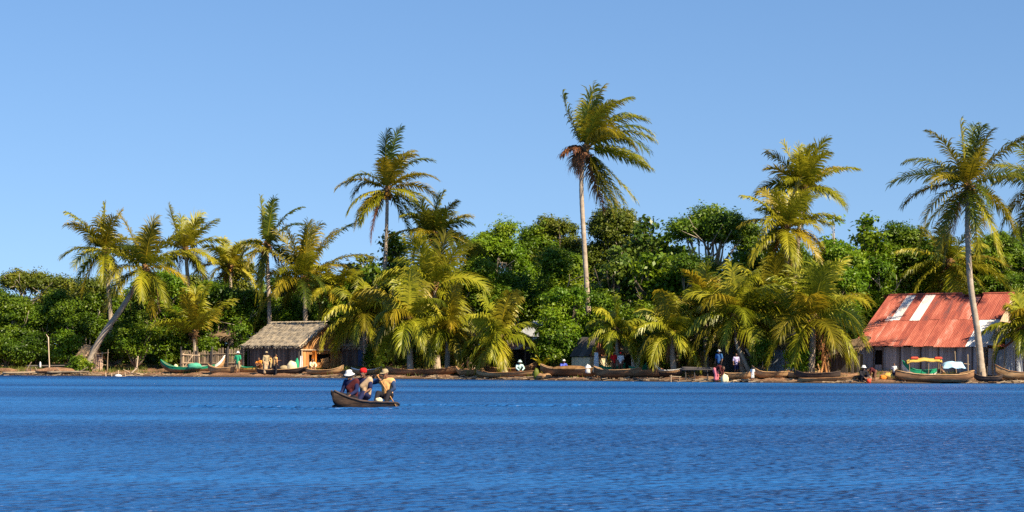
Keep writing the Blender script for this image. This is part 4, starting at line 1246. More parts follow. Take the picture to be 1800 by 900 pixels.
# --- thatched lean-to left of the red house -------------------------------------------------------------
lt = frame_at(1452, 6.6, 30, 'dark lean-to with brown thatch against the left end of the red-roofed house', 'shelter', 'lean_to_shelter')
z = lt.location.z
m = MB(); thatch_slope(m, (0, 0, 1.75 - z), (2.3, 0, 2.25 - z), (2.3, 2.0, 3.1 - z), (.3, 2.0, 2.8 - z), 22, 10, .15, fringe=.4); m.build('roof', M['thatch_brown'], lt)
m = MB(); planks(m, .3, 2.2, -.2, 1.15, .4, w=.22, prob=.85); planks(m, .4, 2.2, -.2, 1.3, .2, 'y', .22); m.build('wall', M['wood_dark'], lt)
m = MB(); m.box((1.2, 1.0, .5), (2.0, .02, 1.5)); m.build('indoor_shade_panel', M['painted_shade'], lt)  # black sheet painted as the shade under the thatch

# --- hut glimpsed through the low palms ------------------------------------------------------------------
hb = frame_at(1195, 9, 30, 'tawny hut glimpsed between the fronds right of the reddish palm trunk', 'hut', 'palm_leaf_hut')
z = hb.location.z
m = MB(); thatch_slope(m, (0, 0, 2.3 - z), (3, 0, 2.3 - z), (3, 1.8, 3.9 - z), (.2, 1.8, 3.9 - z), 22, 8); m.build('roof', M['thatch'], hb)
m = MB(); planks(m, .2, 2.8, -.2, 1.7, .3, w=.2); planks(m, .3, 1.8, -.2, 2.6, 2.8, 'y', .2); m.build('wall', M['wood_orange'], hb)


# ------------------------------------------------------------------ fence, posts, frames
fz = empty('stick_fence', P(318, 5.2), 0, 'pale upright stick fence under the trees left of the thatched hut', 'fence')
f0, f1 = P(318, 5.2) - fz.location, P(428, 5.6) - fz.location
m = MB()
nst = 110
for i in range(nst):
    t = (i + random.random() * .6) / nst
    p = f0.lerp(f1, t)
    h = 1.4 + random.uniform(-.12, .08) + (.2 if t > .6 else 0)
    m.tube([p + Vector((0, 0, -.15)), p + Vector((random.uniform(-.06, .06), random.uniform(-.02, .05), h))], random.uniform(.018, .035), 4)
m.build('stick_panel', M['stick'], fz)
for zz in (.45, 1.15):
    m = MB(); m.cv = .8; m.tube([f0 + Vector((0, -.05, zz)), f1 + Vector((0, -.05, zz + .05))], .03, 5); m.build('rail', M['stick'], fz)
for t in (0, .26, .5, .75, 1):
    m = MB(); m.cv = .3; p = f0.lerp(f1, t) + Vector((0, -.1, 0)); m.tube([p + Vector((0, 0, -.2)), p + Vector((.03, 0, 1.75))], .06, 6); m.build('post', M['wood_dark'], fz)


def poles(name, label, cat, px, off, segs, mat='stick', group=None):
    """segs: (p0, p1, r) in metres from the spot"""
    root = empty(name, P(px, off), 0, label, cat, group)
    for a, b, r in segs:
        m = MB(); m.cv = random.random()
        mid = (Vector(a) + Vector(b)) / 2 + Vector((random.uniform(-.03, .03), 0, random.uniform(-.02, .02)))
        m.tube(spline([a, mid, b], 4), list(np.linspace(r, r * .7, 9)), 6)
        m.build('pole', M[mat], root, True)
    return root


poles('wooden_frame', 'pale wooden drying frame with a slanting plank at the left end of the stick fence', 'frame', 322, 3.2,
      [((0, 0, -.1), (0, 0, 1.35), .05), ((1.25, 0, -.1), (1.2, 0, 1.3), .045), ((-.1, -.05, 1.25), (1.3, -.05, 1.2), .04), ((.0, -.1, .1), (.75, -.1, 1.2), .06), ((-.1, -.05, .65), (.9, -.05, .6), .03)], 'wood_pale')
lp = empty('mooring_pole', P(88, 1.1), 0, 'lone tall thin pole standing in the bank at far left', 'pole')
m = MB(); m.cv = .9; m.tube(spline([(0, 0, -.3), (-.08, 0, 1.2), (-.14, 0, 2.75)], 6), .045, 6); m.build('shaft', M['wood_pale'], lp, True)
m = MB(); m.cv = .9; m.tube([(-.15, 0, 2.7), (-.3, 0, 2.95)], [.03, .02], 5); m.build('stub', M['wood_pale'], lp)
poles('plank_bench', 'low rough bench of dark poles on the left bank', 'bench', 72, 1.8, [((-1.1, 0, .45), (2.6, .1, .5), .06), ((-.8, 0, -.1), (-.8, 0, .45), .05), ((.6, 0, -.1), (.6, 0, .5), .05), ((2.2, 0, -.1), (2.2, 0, .5), .05)], 'wood_dark')
poles('pole_rack', 'thin pole rack beside the dark opening right of the leaning palm', 'rack', 180, 2.4, [((0, 0, -.1), (-.02, 0, 1.5), .04), ((.35, .2, -.1), (.4, .2, 1.7), .05), ((-.6, 0, 1.35), (.5, 0, 1.45), .03), ((-.5, 0, -.1), (-.5, 0, 1.4), .03), ((-.6, 0, .55), (.3, 0, .5), .03)], 'stick')
poles('driftwood', 'pale forked driftwood branch by the water left of the green-prowed pirogue', 'driftwood', 238, .3, [((-.3, 0, .1), (.1, 0, .5), .07), ((.1, 0, .5), (.2, 0, 1.4), .06), ((-.4, 0, .15), (-.9, -.1, .4), .04), ((.05, 0, .1), (.6, -.1, .05), .06)], 'wood_pale')
poles('driftwood', 'bleached stump and roots sticking out of the water', 'driftwood', 208, -.5, [((0, 0, -.3), (.02, 0, .55), .06), ((-.5, .1, -.3), (-.52, .1, .3), .04), ((-.9, 0, -.3), (-.95, 0, .35), .05), ((-.3, 0, .02), (.5, 0, .06), .07), ((.5, .3, -.3), (.45, .3, .4), .04)], 'wood_pale')
poles('driftwood', 'old branch lying along the bank below the lone pole', 'driftwood', 60, .5, [((-2.4, 0, .05), (1.2, -.1, .15), .09), ((-.6, 0, .2), (-.2, 0, .9), .05), ((1.0, 0, .15), (2.6, .1, .12), .07), ((.3, 0, .1), (.1, 0, .5), .05)], 'stick')
poles('driftwood', 'brown fallen trunk lying at the water edge left of the leaning palm', 'driftwood', 120, .4, [((-1.6, 0, .12), (1.6, -.1, .18), .10), ((.9, 0, .2), (1.5, .1, .55), .05), ((-.5, 0, .1), (-.9, -.1, .5), .04)], 'bark')
poles('jetty', 'low dark plank jetty on thin posts right of the reddish palm', 'jetty', 1202, .1,
      [((-.2, 0, .72), (2.3, -.5, .72), .06), ((-.2, .7, .72), (2.3, .3, .72), .06), ((.1, 0, -.5), (.1, 0, .75), .05), ((.72, -.1, -.5), (.68, -.1, .72), .045), ((1.5, -.2, -.5), (1.5, -.2, .72), .05), ((2.2, -.4, -.5), (2.2, -.4, .72), .05), ((-.1, .35, .8), (2.3, -.1, .8), .12)], 'wood_dark')
poles('mooring_poles', 'two short pale mooring posts with a crossbar beside the jetty', 'poles', 1180, -.3, [((0, 0, -.4), (0, 0, .5), .04), ((.55, 0, -.4), (.55, 0, .42), .04), ((-.1, 0, .42), (.65, 0, .38), .035)], 'stick')
poles('mooring_pole', 'short pole between the tan canoe and the big palm', 'pole', 1735, .2, [((0, 0, -.3), (.02, 0, 1.0), .04)], 'wood_dark')
poles('lean_pole', 'pair of slim poles propping the eave of the red-roofed house', 'poles', 1702, 1.5, [((0, 0, -.1), (-.03, 0, 1.6), .04), ((-.7, .1, -.1), (-.85, .1, 1.8), .04), ((-.3, 0, 1.0), (.1, 0, .95), .03)], 'stick')
poles('husk_stack', 'pale fallen palm stems propped beside the husk-covered trunk', 'stems', 1441, 2.0, [((0, 0, 0), (.35, .2, 1.3), .08), ((.5, 0, 0), (.3, .2, 1.35), .09), ((.65, .1, 0), (.55, .2, 1.1), .07), ((.2, 0, 0), (-.1, .2, .9), .06)], 'wood_orange')
poles('leaning_log', 'thick pale dead trunk leaning left among the dark palms at the gap', 'log', 1322, 2.8, [((0, 0, -.1), (-.9, .2, 1.9), .17), ((.0, .1, .2), (.1, .2, 1.3), .12), ((-.9, .2, 1.7), (-1.1, .2, 2.5), .12), ((.0, .1, 1.2), (-.4, .2, 1.8), .10)], 'pale_bark')

# ------------------------------------------------------------------ boats
def boat(label, L, beam, H, loc, rz, mat='hull_brown', rail=None, rise0=.35, rise1=.35, seats=3, pitch=0.0, roll=0.0, group='pirogues drawn up along the shore', inside='hull_inside',
         band=None, name='pirogue', cat='canoe', cut1=False):
    root = empty(name, loc, 0, label, cat, group)
    root.rotation_euler = (roll, pitch, rz)
    N, K = 22, 8
    outer, inner = [], []
    rnd = random.Random(hash(round(L * 1000 + H * 77 + rise0 * 13, 3)))

    def sect(t):
        rise = rise0 if t < 0 else rise1
        a = abs(t)
        b = beam / 2 * (1 - a ** 3.2) + .035
        if cut1 and t > 0: b = beam / 2 * (1 - .45 * a ** 2)
        top = H + rise * a ** 3.2
        keel = (rise * .85 + H * .25) * a ** 5
        return b, top, keel
    for i in range(N + 1):
        t = -1 + 2 * i / N
        b, top, keel = sect(t)
        x = t * L / 2
        ro, ri = [], []
        for k in range(K + 1):
            th = -math.pi / 2 + math.pi * k / K
            s_, c_ = math.sin(th), math.cos(th)
            y = b * s_ * (1 - .12 * c_)
            zz = top - (top - keel) * (abs(c_) ** .75)
            wob = rnd.uniform(-.008, .008)
            ro.append((x, y + wob, zz + wob))
            bi = max(b - .035, .004)
            zi = top - (top - keel - .05) * (abs(c_) ** .75)
            ri.append((x * .985, bi * s_ * (1 - .12 * c_), zi + (.0 if 0 < k < K else 0)))
        outer.append(ro); inner.append(ri)
    m = MB(); m.cv = .5
    n1 = K + 1
    m.add([p for r_ in outer for p in r_], [(i * n1 + k, (i + 1) * n1 + k, (i + 1) * n1 + k + 1, i * n1 + k + 1) for i in range(N) for k in range(K)])
    # rim
    for k in (0, K):
        vs = []
        for i in range(N + 1): vs += [outer[i][k], inner[i][k]]
        m.add(vs, [(2 * i, 2 * i + 1, 2 * i + 3, 2 * i + 2) for i in range(N)])
    # end caps
    for i in (0, N):
        m.add(outer[i], [tuple(range(n1))])
    m.cur = 1
    m.add([p for r_ in inner for p in r_], [(i * n1 + k, i * n1 + k + 1, (i + 1) * n1 + k + 1, (i + 1) * n1 + k) for i in range(N) for k in range(K)])
    for i in (0, N):
        m.add(inner[i], [tuple(range(n1))])
    m.build('hull', [M[mat], M[inside]], root, True)
    for sgn, k in ((-1, 0), (1, K)):
        g_ = MB(); g_.cv = .7
        g_.tube([(outer[i][k][0], outer[i][k][1] + sgn * .012, outer[i][k][2] + .012) for i in range(N + 1)], .028, 6)
        g_.build('gunwale', M[rail] if rail else M[mat], root, True)
    if band:
        for sgn, k0 in ((-1, 0), (1, K)):
            vs = []
            for i in range(N + 1):
                a = Vector(outer[i][k0]); b = Vector(outer[i][k0 + (1 if k0 == 0 else -1)])
                o_ = Vector((0, sgn * .012, 0))
                vs += [a + o_ - Vector((0, 0, .02)), a.lerp(b, .75) + o_]
            g_ = MB(); g_.cv = .6
            g_.add(vs, [(2 * i, 2 * i + 2, 2 * i + 3, 2 * i + 1) for i in range(N)])
            g_.build('painted_band', M[band], root, True)
    for q in range(seats):
        t = -.62 + 1.24 * (q + .5) / seats
        b, top, keel = sect(t)
        s_ = MB(); s_.box((t * L / 2, 0, top - .07), (.16, 2 * b * .8, .03)); s_.build('seat', M['hull_tan'], root)
    return root


def moored(label, x0, of0, x1, of1, H, beam, mat, rail=None, rise0=.3, rise1=.3, seats=2, lift=.02, **kw):
    # most lie square to the water's edge view, so the right end sits further up the bank where the shore runs away
    a = P(x0, of0)
    tgt = a.y + .06 * (x1 - x0) / FPX * a.y - shoreY(x1)
    b = P(x1, of1 + max(0, min(tgt - of1, 2.2)) * .7)
    a.z = max(a.z, -.05); b.z = max(b.z, -.05)
    c = (a + b) / 2
    d = b - a
    Lh = math.hypot(d.x, d.y)
    rz = math.atan2(d.y, d.x)
    pitch = -math.atan2(d.z, Lh)
    return boat(label, Lh, beam, H * .8, (c.x, c.y, c.z + lift), rz, mat, rail, rise0, rise1, seats, pitch, **kw)


moored('long brown pirogue with a raised green prow, farthest left on the shore', 283, 1.0, 378, .6, .50, .75, 'hull_brown', 'paint_green', .62, .15, 2, band='paint_green')
moored('pirogue with white and green striped stern sweeping up beside the stick fence', 338, 2.6, 396, 1.9, .46, .7, 'hull_tan', 'paint_white', .1, .8, 1, band='paint_white')
moored('broad tan-brown pirogue beached below the man in the green shirt', 366, .5, 424, .3, .55, .8, 'hull_tan', None, .35, .15, 1)
moored('small boat with green, white and yellow stripes right of the green-shirted man', 416, 1.6, 462, .9, .50, .7, 'hull_tan', 'paint_green', .35, .2, 1, band='paint_yellow')
moored('dark pirogue in front of the thatched hut with people sitting on it', 452, .5, 541, .4, .42, .75, 'hull_dark', 'hull_tan', .15, .2, 3)
moored('smooth orange-tan canoe below the orange gable', 538, .8, 604, .2, .40, .7, 'hull_tan', None, .15, .3, 2)
moored('pale tan canoe behind the men in the canoe', 618, .9, 672, .5, .42, .7, 'hull_tan', 'paint_white', .2, .2, 2)
moored('longest brown canoe with curved bottom, in front of the low palms', 678, .7, 816, .7, .48, .8, 'hull_brown', None, .3, .35, 3)
moored('short weathered canoe with pale upturned end below the low palms', 802, 1.2, 838, .3, .42, .65, 'hull_tan', None, .3, .1, 1)
moored('canoe with dark prow rising left of the short leaning trunk', 846, 2.4, 945, 1.9, .46, .75, 'hull_brown', 'hull_tan', .6, .5, 2)
moored('long low canoe with pale side at the water below the open shed', 838, .2, 946, .0, .36, .75, 'hull_tan', 'hull_brown', .25, .1, 3)
moored('big weathered open canoe with visible ribs in the middle of the shore', 950, 1.2, 1050, -.1, .62, .95, 'hull_brown', 'hull_tan', .35, .1, 4)
moored('bulky brown canoe overlapping the big open canoe on its right', 1044, .6, 1128, -.1, .62, .9, 'hull_brown', 'hull_tan', .3, .15, 3)
moored('brown canoe with sloping broken end left of the jetty', 1108, 1.1, 1166, .2, .56, .8, 'hull_brown', None, .1, .1, 2)
moored('dark canoe with pale upturned prow beside the reddish palm trunk', 1150, 1.6, 1200, .8, .50, .75, 'hull_dark', 'paint_white', .65, .1, 1, band='hull_tan')
moored('green boat under the small palm with two people in it', 1046, 2.6, 1100, 1.9, .62, .9, 'paint_green', 'paint_green', .45, .25, 1)
moored('short green boat right of the small palm', 1106, 2.6, 1138, 2.3, .62, .8, 'paint_green', 'paint_green', .1, .3, 1)
moored('tan log canoe left of the white-shirted child', 1268, .6, 1326, .3, .46, .75, 'hull_tan', None, .1, .1, 1)
moored('pale brown log canoe stretching below the grey plank shed', 1322, 1.2, 1392, .9, .48, .75, 'hull_tan', None, .45, .05, 1)
moored('tan canoe below the husk-covered palm trunk', 1386, 1.2, 1442, .9, .46, .75, 'hull_tan', 'hull_tan', .05, .1, 1)
moored('black canoe with a curved prow lying in front of the tan canoe', 1396, .6, 1478, .5, .48, .8, 'hull_dark', None, .3, .1, 2)
moored('low flat canoe at the waterline left of the crouching white-hatted person', 1404, -.1, 1512, -.1, .26, .7, 'hull_tan', 'hull_brown', .06, .08, 2)
big = moored('large brown wooden boat moored in front of the red-roofed house', 1574, .1, 1712, .0, .58, 1.2, 'hull_brown', 'hull_tan', .28, .30, 4, name='cargo_boat', cat='boat', group=None)
moored('white and green boat half hidden behind the large brown boat', 1586, 1.3, 1646, 1.0, .72, 1.0, 'paint_white', 'paint_green', .6, .1, 1, band='paint_green')
moored('tan canoe beached at the right edge of the shore', 1750, 1.0, 1840, .7, .62, .95, 'hull_tan', 'hull_brown', .45, .2, 2)
moored('dark low canoe between the big palm and the tan canoe at the right edge', 1712, .3, 1762, .2, .34, .7, 'hull_dark', None, .2, .2, 1)

# awning on the large boat
aw = empty('boat_awning', P(1628, .5), R(-4), 'yellow awning with red ends on poles over the large brown boat', 'awning')
z = aw.location.z
m = MB(); m.cv = .5
vs = []
for i in range(13):
    x = -1.25 + 2.2 * i / 12
    for j in range(7):
        y = -.5 + j / 6
        vs.append((x, y, 1.42 - z + .2 * (1 - (2 * j / 6 - 1) ** 2) + .03 * math.sin(i * 1.3) - .18 * abs(x / 1.3) ** 3))
m.add(vs, [(i * 7 + j, (i + 1) * 7 + j, (i + 1) * 7 + j + 1, i * 7 + j + 1) for i in range(12) for j in range(6)])
m.add([(x, y, q - .03) for x, y, q in vs], [(i * 7 + j, i * 7 + j + 1, (i + 1) * 7 + j + 1, (i + 1) * 7 + j) for i in range(12) for j in range(6)])
m.build('canopy', M['paint_yellow'], aw, True)
for x in (-.75, .75):
    m = MB(); m.cv = .6; m.box((x, 0, 1.64 - z), (.5, .7, .10), taper=.7); m.build('red_cushion', M['paint_red'], aw)
for x in (-1.1, .1, .85):
    for y in (-.42, .42):
        m = MB(); m.tube([(x, y, .3 - z), (x, y, 1.5 - z)], .025, 5); m.build('pole', M['stick'], aw)


def blob(name, label, cat, mat, px, off, z, size, seed=0, group=None, rough=.22):
    rnd = random.Random(seed)
    b = MB(); b.ball((0, 0, 0), 1, 18, 12)
    sx, sy, sz = size
    ofs = Vector((rnd.uniform(0, 50), rnd.uniform(0, 50), 0))
    vs = []
    for v in b.v:
        v = Vector(v)
        n = mnoise.noise(v * 1.6 + ofs) * rough + mnoise.noise(v * 4 + ofs) * rough * .5
        v = v * (1 + n)
        v.z = max(v.z, -.55)
        vs.append((v.x * sx, v.y * sy, (v.z + .55) * sz))
    b.v = vs
    o = b.build(name, mat, None, True)
    o.location = P(px, off, None) if z is None else P(px, off, z)
    return tag(o, label, cat, group)


SOIL = bpy.data.materials['ground_soil']


def tarp(name, label, mat, px, off, z, w, d, h, seed, droop=.5):
    rnd = random.Random(seed)
    nu, nv = 16, 12
    vs = []
    for j in range(nv + 1):
        for i in range(nu + 1):
            u, v = 2 * i / nu - 1, 2 * j / nv - 1
            e = max(abs(u), abs(v))
            zz = h * (1 - .25 * u * u) - droop * max(0, e - .72) / .28 * h + .05 * math.sin(u * 7 + seed) * (e) + .04 * math.sin(v * 6)
            vs.append((u * w / 2, v * d / 2, max(zz, .02)))
    b = MB(); b.cv = .5
    fs = [(j * (nu + 1) + i, j * (nu + 1) + i + 1, (j + 1) * (nu + 1) + i + 1, (j + 1) * (nu + 1) + i) for j in range(nv) for i in range(nu)]
    b.add(vs, fs); b.add([(x, y, q - .015) for x, y, q in vs], [f[::-1] for f in fs])
    o = b.build(name, mat, None, True)
    o.location = P(px, off, z)
    return tag(o, label, 'tarpaulin')


tarp('tarpaulin', 'pale blue tarpaulin draped over the right end of the large brown boat', M['tarp_blue'], 1674, .6, .95, 1.5, 1.2, .42, 3, .9)
blob('net_heap', 'heap of light green fishing net on the long brown pirogue', 'fishing net', M['net_green'], 342, 1.0, .62, (.55, .35, .28), 4)
draped('hanging_cloth', 'bright orange cloth hanging in the doorway of the thatched hut', 'cloth', M['c_orange'], 552, 5.0, .95, 2.0, .62, -R(40), 3, 2)
draped('hanging_cloth', 'white cloth hung upright at the right front post of the thatched hut', 'cloth', M['c_white'], 530, 3.4, .62, 1.6, .28, 0, 2, 5)
draped('hanging_cloth', 'long white cloth hanging at the left end of the green boat', 'cloth', M['c_white'], 1048, 1.9, .75, 1.9, .35, 0, 3, 8)
draped('hanging_cloth', 'faded white shirt hanging under the whitewashed hut eave', 'cloth', M['c_cream'], 1068, 4.6, .9, 1.7, .4, 0, 3, 9)
blob('sack', 'cream bundle in front of the dark hut wall', 'sack', M['c_cream'], 513, 1.7, .55, (.38, .3, .42), 11)
blob('sack', 'smaller yellowish bundle left of the cream bundle', 'sack', M['c_khaki'], 500, 1.4, .55, (.34, .25, .22), 12)
blob('sack', 'green bundle beside the upright white cloth', 'sack', M['c_green'], 522, 2.2, .62, (.16, .16, .5), 13)
blob('sack', 'white sack in front of the green boat', 'sack', M['c_white'], 1034, 1.2, .5, (.24, .2, .38), 14)
blob('sack', 'grey-white basket ball between the white sack and the green boat', 'basket', M['c_cream'], 1047, 1.4, .55, (.2, .2, .26), 15, rough=.08)
blob('sack', 'yellow cloth bundle at the foot of the cream hut', 'sack', M['paint_yellow'], 1018, 1.6, .5, (.45, .25, .18), 16)
blob('sack', 'white pointed sack standing at the water beside the bending child', 'sack', M['c_cream'], 1274, .0, .0, (.26, .22, .34), 17, rough=.3)
blob('sack', 'yellow bundle at the left bow of the large brown boat', 'sack', M['paint_yellow'], 1566, .7, .3, (.5, .25, .26), 18)
blob('sack', 'orange-brown bundle leaning on the yellow bundle', 'sack', M['c_orange'], 1552, .6, .25, (.22, .2, .18), 19)
blob('net_heap', 'brown net heap between the two middle canoes', 'fishing net', M['fibre'], 1004, .9, .7, (1.3, .35, .2), 20)
blob('husk_heap', 'orange husk heap at the water between canoes in the middle of the shore', 'husk heap', M['hull_tan'], 956, .4, .12, (.5, .3, .24), 22, rough=.5)
blob('moss_stump', 'mossy green stump right of the low canoe', 'stump', M['leaf_olive'], 943, .25, .05, (.22, .22, .5), 23)
blob('basket', 'pale basket on the bank left of the fence', 'basket', M['c_cream'], 309, 3.0, None, (.2, .2, .35), 24, rough=.08)
blob('green_tub', 'green plastic sheet against the small pink hut', 'sheet', M['paint_green'], 139, 2.6, .62, (.36, .2, .42), 25, rough=.1)
blob('rubble', 'pale rubble heap on the bank at the left edge', 'rubble', SOIL, 8, 1.2, None, (1.0, .5, .22), 26)
blob('rubble', 'earth heap below the lone pole', 'rubble', SOIL, 100, .9, None, (1.6, .6, .28), 27)
blob('white_buoy', 'small white float on the water near the bleached stump', 'float', M['c_white'], 208, -.9, -.05, (.28, .16, .14), 28, rough=.05)
blob('white_jug', 'little white jug standing on the bank left of the lone pole', 'jug', M['c_white'], 71, 1.6, .62, (.09, .09, .3), 29, rough=.05)

# debris along the waterline: nobody could count it
dm = MB()
for i in range(900):
    px = random.uniform(-60, 1860); of = abs(random.gauss(.3, .7)) - .1
    p = P(px, of); p.z += .03
    a = random.uniform(-.9, .5); l = random.uniform(.12, .7)
    dv = Vector((math.cos(a), math.sin(a), random.uniform(-.1, .25))) * l / 2
    dm.tube([p - dv, p + dv], random.uniform(.012, .04), 4)
tag(dm.build('debris', M['stick']), 'sticks and husks littering the waterline', 'debris', kind='stuff')


# a banana-like yellow plant
def broad_plant(label, px, off, h, seed, mat='leaf_yellow', n=9):
    rnd = random.Random(seed)
    root = empty('banana_plant', P(px, off), 0, label, 'plant')
    s_ = MB(); s_.tube([(0, 0, -.1), (.03, 0, h * .45)], [.09, .05], 8); s_.build('stem', M['rachis'], root, True)
    for i in range(n):
        az = i * 2.4 + rnd.uniform(-.3, .3); el = rnd.uniform(.4, 1.3)
        b = MB(); b.cv = rnd.random()
        d = Vector((math.cos(az) * math.cos(el), math.sin(az) * math.cos(el), math.sin(el)))
        p = Vector((0, 0, h * .4)); sd_ = Vector((-math.sin(az), math.cos(az), 0))
        vs = []
        K = 8; Ls = h * rnd.uniform(.6, .85)
        for k in range(K + 1):
            t = k / K
            w = .16 * h * .6 * math.sin(math.pi * (.06 + .92 * t)) ** .7
            vs += [p - sd_ * w + Vector((0, 0, -.04)), p, p + sd_ * w + Vector((0, 0, -.04))]
            d = (d + Vector((0, 0, -.28 * t))).normalized()
            p = p + d * Ls / K
        b.add(vs, [(3 * k + q, 3 * k + q + 1, 3 * k + q + 4, 3 * k + q + 3) for k in range(K) for q in (0, 1)])
        b.build('leaf', M[mat], root, True)
    return root


broad_plant('yellow broad-leaved plant in front of the open shed', 952, 2.6, 1.5, 1)
broad_plant('green banana plant between the two broad low palms', 752, 3.0, 1.6, 2, 'leaf_big')


# ------------------------------------------------------------------ people
def remeshed(mb, name, mat, parent, voxel, smooth_it=2):
    tmp = mb.build('tmp', mat)
    md = tmp.modifiers.new('r', 'REMESH'); md.mode = 'VOXEL'; md.voxel_size = voxel; md.use_smooth_shade = True
    if smooth_it:
        m2 = tmp.modifiers.new('s', 'SMOOTH'); m2.iterations = smooth_it; m2.factor = .5
    bpy.context.view_layer.update()
    dg = bpy.context.evaluated_depsgraph_get()
    me = bpy.data.meshes.new_from_object(tmp.evaluated_get(dg))
    old = tmp.data
    bpy.data.objects.remove(tmp); bpy.data.meshes.remove(old)
    me.name = name
    me.materials.clear(); me.materials.append(mat)
    at = me.attributes.get('var') or me.attributes.new('var', 'FLOAT', 'FACE')
    if at.domain == 'FACE': at.data.foreach_set('value', [.5] * len(me.polygons))
    o = bpy.data.objects.new(name, me)
    COL.objects.link(o)
    if parent is not None: o.parent = parent
    return o


STAND = dict(pel=(0, 0, .93), ch=(0, 0, 1.26), nk=(0, 0, 1.45), hd=(0, -.03, 1.60), shl=(.18, 0, 1.39), shr=(-.18, 0, 1.39), ell=(.24, .02, 1.12), elr=(-.24, .02, 1.12),
             wrl=(.24, -.10, .90), wrr=(-.24, -.10, .90), hpl=(.09, 0, .90), hpr=(-.09, 0, .90), knl=(.10, -.03, .49), knr=(-.10, -.03, .49), anl=(.11, .02, .08), anr=(-.11, .02, .08))
SIT = dict(pel=(0, 0, .30), ch=(0, -.05, .60), nk=(0, -.09, .79), hd=(0, -.14, .93), shl=(.18, -.07, .73), shr=(-.18, -.07, .73), ell=(.24, -.14, .48), elr=(-.24, -.14, .48),
           wrl=(.15, -.36, .42), wrr=(-.15, -.36, .42), hpl=(.09, -.02, .27), hpr=(-.09, -.02, .27), knl=(.14, -.40, .36), knr=(-.14, -.40, .36), anl=(.12, -.66, .10), anr=(-.12, -.66, .10))
BEND = dict(pel=(0, .12, .82), ch=(0, -.18, .98), nk=(0, -.36, .98), hd=(0, -.48, .92), shl=(.17, -.30, .98), shr=(-.17, -.30, .98), ell=(.2, -.38, .70), elr=(-.2, -.38, .70),
            wrl=(.12, -.42, .44), wrr=(-.12, -.42, .44), hpl=(.09, .10, .80), hpr=(-.09, .10, .80), knl=(.12, .0, .44), knr=(-.12, .0, .44), anl=(.12, .06, .08), anr=(-.12, .06, .08))
CROUCH = dict(pel=(0, .12, .26), ch=(0, -.02, .54), nk=(0, -.10, .70), hd=(0, -.17, .83), shl=(.17, -.08, .64), shr=(-.17, -.08, .64), ell=(.24, -.30, .46), elr=(-.24, -.30, .46),
              wrl=(.1, -.45, .32), wrr=(-.1, -.45, .32), hpl=(.09, .1, .24), hpr=(-.09, .1, .24), knl=(.16, -.26, .46), knr=(-.16, -.26, .46), anl=(.13, -.08, .08), anr=(-.13, -.08, .08))


